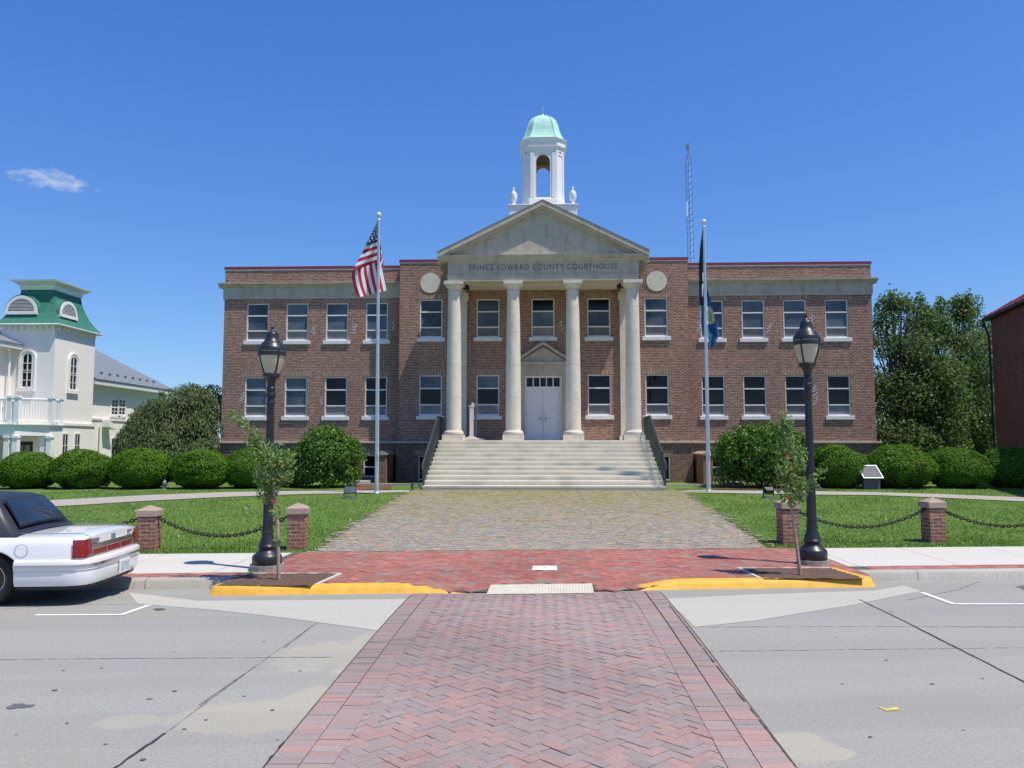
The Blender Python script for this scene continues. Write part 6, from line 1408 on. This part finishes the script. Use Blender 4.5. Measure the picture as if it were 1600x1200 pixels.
# bumper: a section swept round the rear
path = [(-.92, -.935), (-.60, -.935), (-.30, -.93), (-.16, -.905), (-.06, -.83), (-.015, -.70), (0.0, -.5), (.01, -.25), (.012, 0)]; path += [(x, -y) for x, y in reversed(path[:-1])]
def sweep(sec, nm, mat, par, closed=True):
    mb = MB(); vs = []; n = len(path); L = len(sec)
    for i, (x, y) in enumerate(path):
        a, b_ = path[max(i-1, 0)], path[min(i+1, n-1)]; d = Vector((b_[0]-a[0], b_[1]-a[1])).normalized(); nr = Vector((d.y, -d.x))
        for o_, z in sec: vs.append((x+nr.x*o_, y+nr.y*o_, z))
    fs = [(i*L+k, i*L+(k+1) % L, (i+1)*L+(k+1) % L, (i+1)*L+k) for i in range(n-1) for k in range(L if closed else L-1)]
    fs += [tuple(range(L)), tuple((n-1)*L+k for k in range(L-1, -1, -1))]; mb.add(vs, fs); return mb.build(nm, mat, par, smooth=40, local=True)
bp = sweep([(-.12, .255), (-.02, .25), (.0, .30), (.012, .40), (.012, .435), (.004, .44), (.022, .448), (.030, .50), (.022, .565), (-.02, .585), (-.16, .59)], 'bumper', 'carwhite', car)
sweep([(.024, .488), (.038, .492), (.038, .522), (.026, .526)], 'chrome_strip', 'chrome', bp)
sweep([(-.06, .20), (-.05, .20), (-.045, .256), (-.06, .256)], 'valance', 'black', bp)
mb = MB(); mb.box(.036, .05, -.06, .27, .285, .455); pf = mb.build('plate_frame', 'white', bp, local=True)
mb = MB(); mb.quad((.052, -.035, .305), (.052, .245, .305), (.052, .245, .435), (.052, -.035, .435)); mb.build('licence_plate', 'plate', pf, local=True)
# tail lamps and the band between them
for s_ in (-1, 1):
    mb = MB(); pl_ = [(-.225, .897), (-.15, .884), (-.110, .874), (-.090, .852), (-.086, .77), (-.082, .675)]; vs = []
    for x, y in pl_: vs += [(x+.006, s_*(y+.012), .60), (x+.014, s_*(y+.016), .70), (x+.006, s_*(y+.004), .835)]
    mb.add(vs, [(i*3+k, i*3+k+1, (i+1)*3+k+1, (i+1)*3+k) for i in range(5) for k in range(2)]); lm = mb.build('tail_lamp', 'taillight', car, smooth=60, local=True)
    if s_ > 0: lm.data.flip_normals()
mb = MB(); mb.box(-.10, -.072, -.65, .65, .685, .755); bd = mb.build('chrome_band', 'chrome', car, local=True, bevel=.006)
for a, b_ in ((-.645, -.225), (-.205, .205), (.225, .645)):
    mb = MB(); mb.box(-.10, -.076, a, b_, .605, .68); mb.build('reflector', 'taillight', car, local=True, bevel=.005)
mb = MB(); [mb.box(-.10, -.070, y-.010, y+.010, .60, .69) for y in (-.655, -.215, .215, .655)]; mb.box(-.098, -.068, -.035, .035, .745, .83); mb.box(-.098, -.075, -.62, -.46, .765, .825); mb.box(-.098, -.077, .50, .60, .80, .83); mb.build('badge', 'galv', car, local=True)
mb = MB(); mb.tube([(-.11, -.655, .60), (-.10, -.66, .85), (-.2, -.66, .897), (-1.0, -.70, .905)], .005, 4); mb.tube([(-.11, .655, .60), (-.10, .66, .85), (-.2, .66, .897), (-1.0, .70, .905)], .005, 4); mb.build('trunk_seam', 'galv', car, local=True)
mb = MB(); mb.add([(-.86+.085*math.cos(a), -HWc-.001, .70+.085*math.sin(a)) for a in np.linspace(0, 6.283, 25)[:-1]]+[(-.86+.079*math.cos(a), -HWc-.001, .70+.079*math.sin(a)) for a in np.linspace(0, 6.283, 25)[:-1]], [(i, (i+1) % 24, 24+(i+1) % 24, 24+i) for i in range(24)]); mb.build('fuel_door', 'galv', car, local=True)
mb = MB(); mb.tube([(-.25, .45, .24), (-.0, .46, .235)], .028, 8); mb.build('exhaust', 'galv', car, local=True)
for wc in WXC:
    for s_ in (-1, 1):
        def wl_(pr, nm, mat, par):
            mb = MB(); n = 28; vs = []
            for r, d in pr:
                for k in range(n): a = 2*math.pi*k/n; vs.append((wc+r*math.cos(a), s_*d, WR+r*math.sin(a)))
            mb.add(vs, [(i*n+k, i*n+(k+1) % n, (i+1)*n+(k+1) % n, (i+1)*n+k) for i in range(len(pr)-1) for k in range(n)]+[tuple(range(n)), tuple((len(pr)-1)*n+k for k in range(n))]); return mb.build(nm, mat, par, smooth=40, local=True)
        w_ = wl_([(.20, .62), (.31, .63), (.33, .66), (.33, .80), (.31, .845), (.22, .85)], 'wheel', 'rubber', car); wl_([(.215, .80), (.21, .853), (.17, .84), (.08, .85), (.05, .862)], 'rim', 'chrome', w_)
mb = MB(); mb.tube([(-5.20, -.84, .30), (-5.42, -.6, .30), (-5.46, 0, .30), (-5.42, .6, .30), (-5.20, .84, .30)], .11, 10); mb.build('front_bumper', 'carwhite', car, smooth=40, local=True)
mb = MB(); mb.box(-5.40, -5.30, -.36, .36, .50, .76); mb.build('grille', 'chrome', car, local=True)
for s_ in (-1, 1): a, b_ = sorted((s_*.40, s_*.78)); mb = MB(); mb.box(-5.385, -5.26, a, b_, .55, .72); mb.build('headlight', 'lampglass', car, local=True)
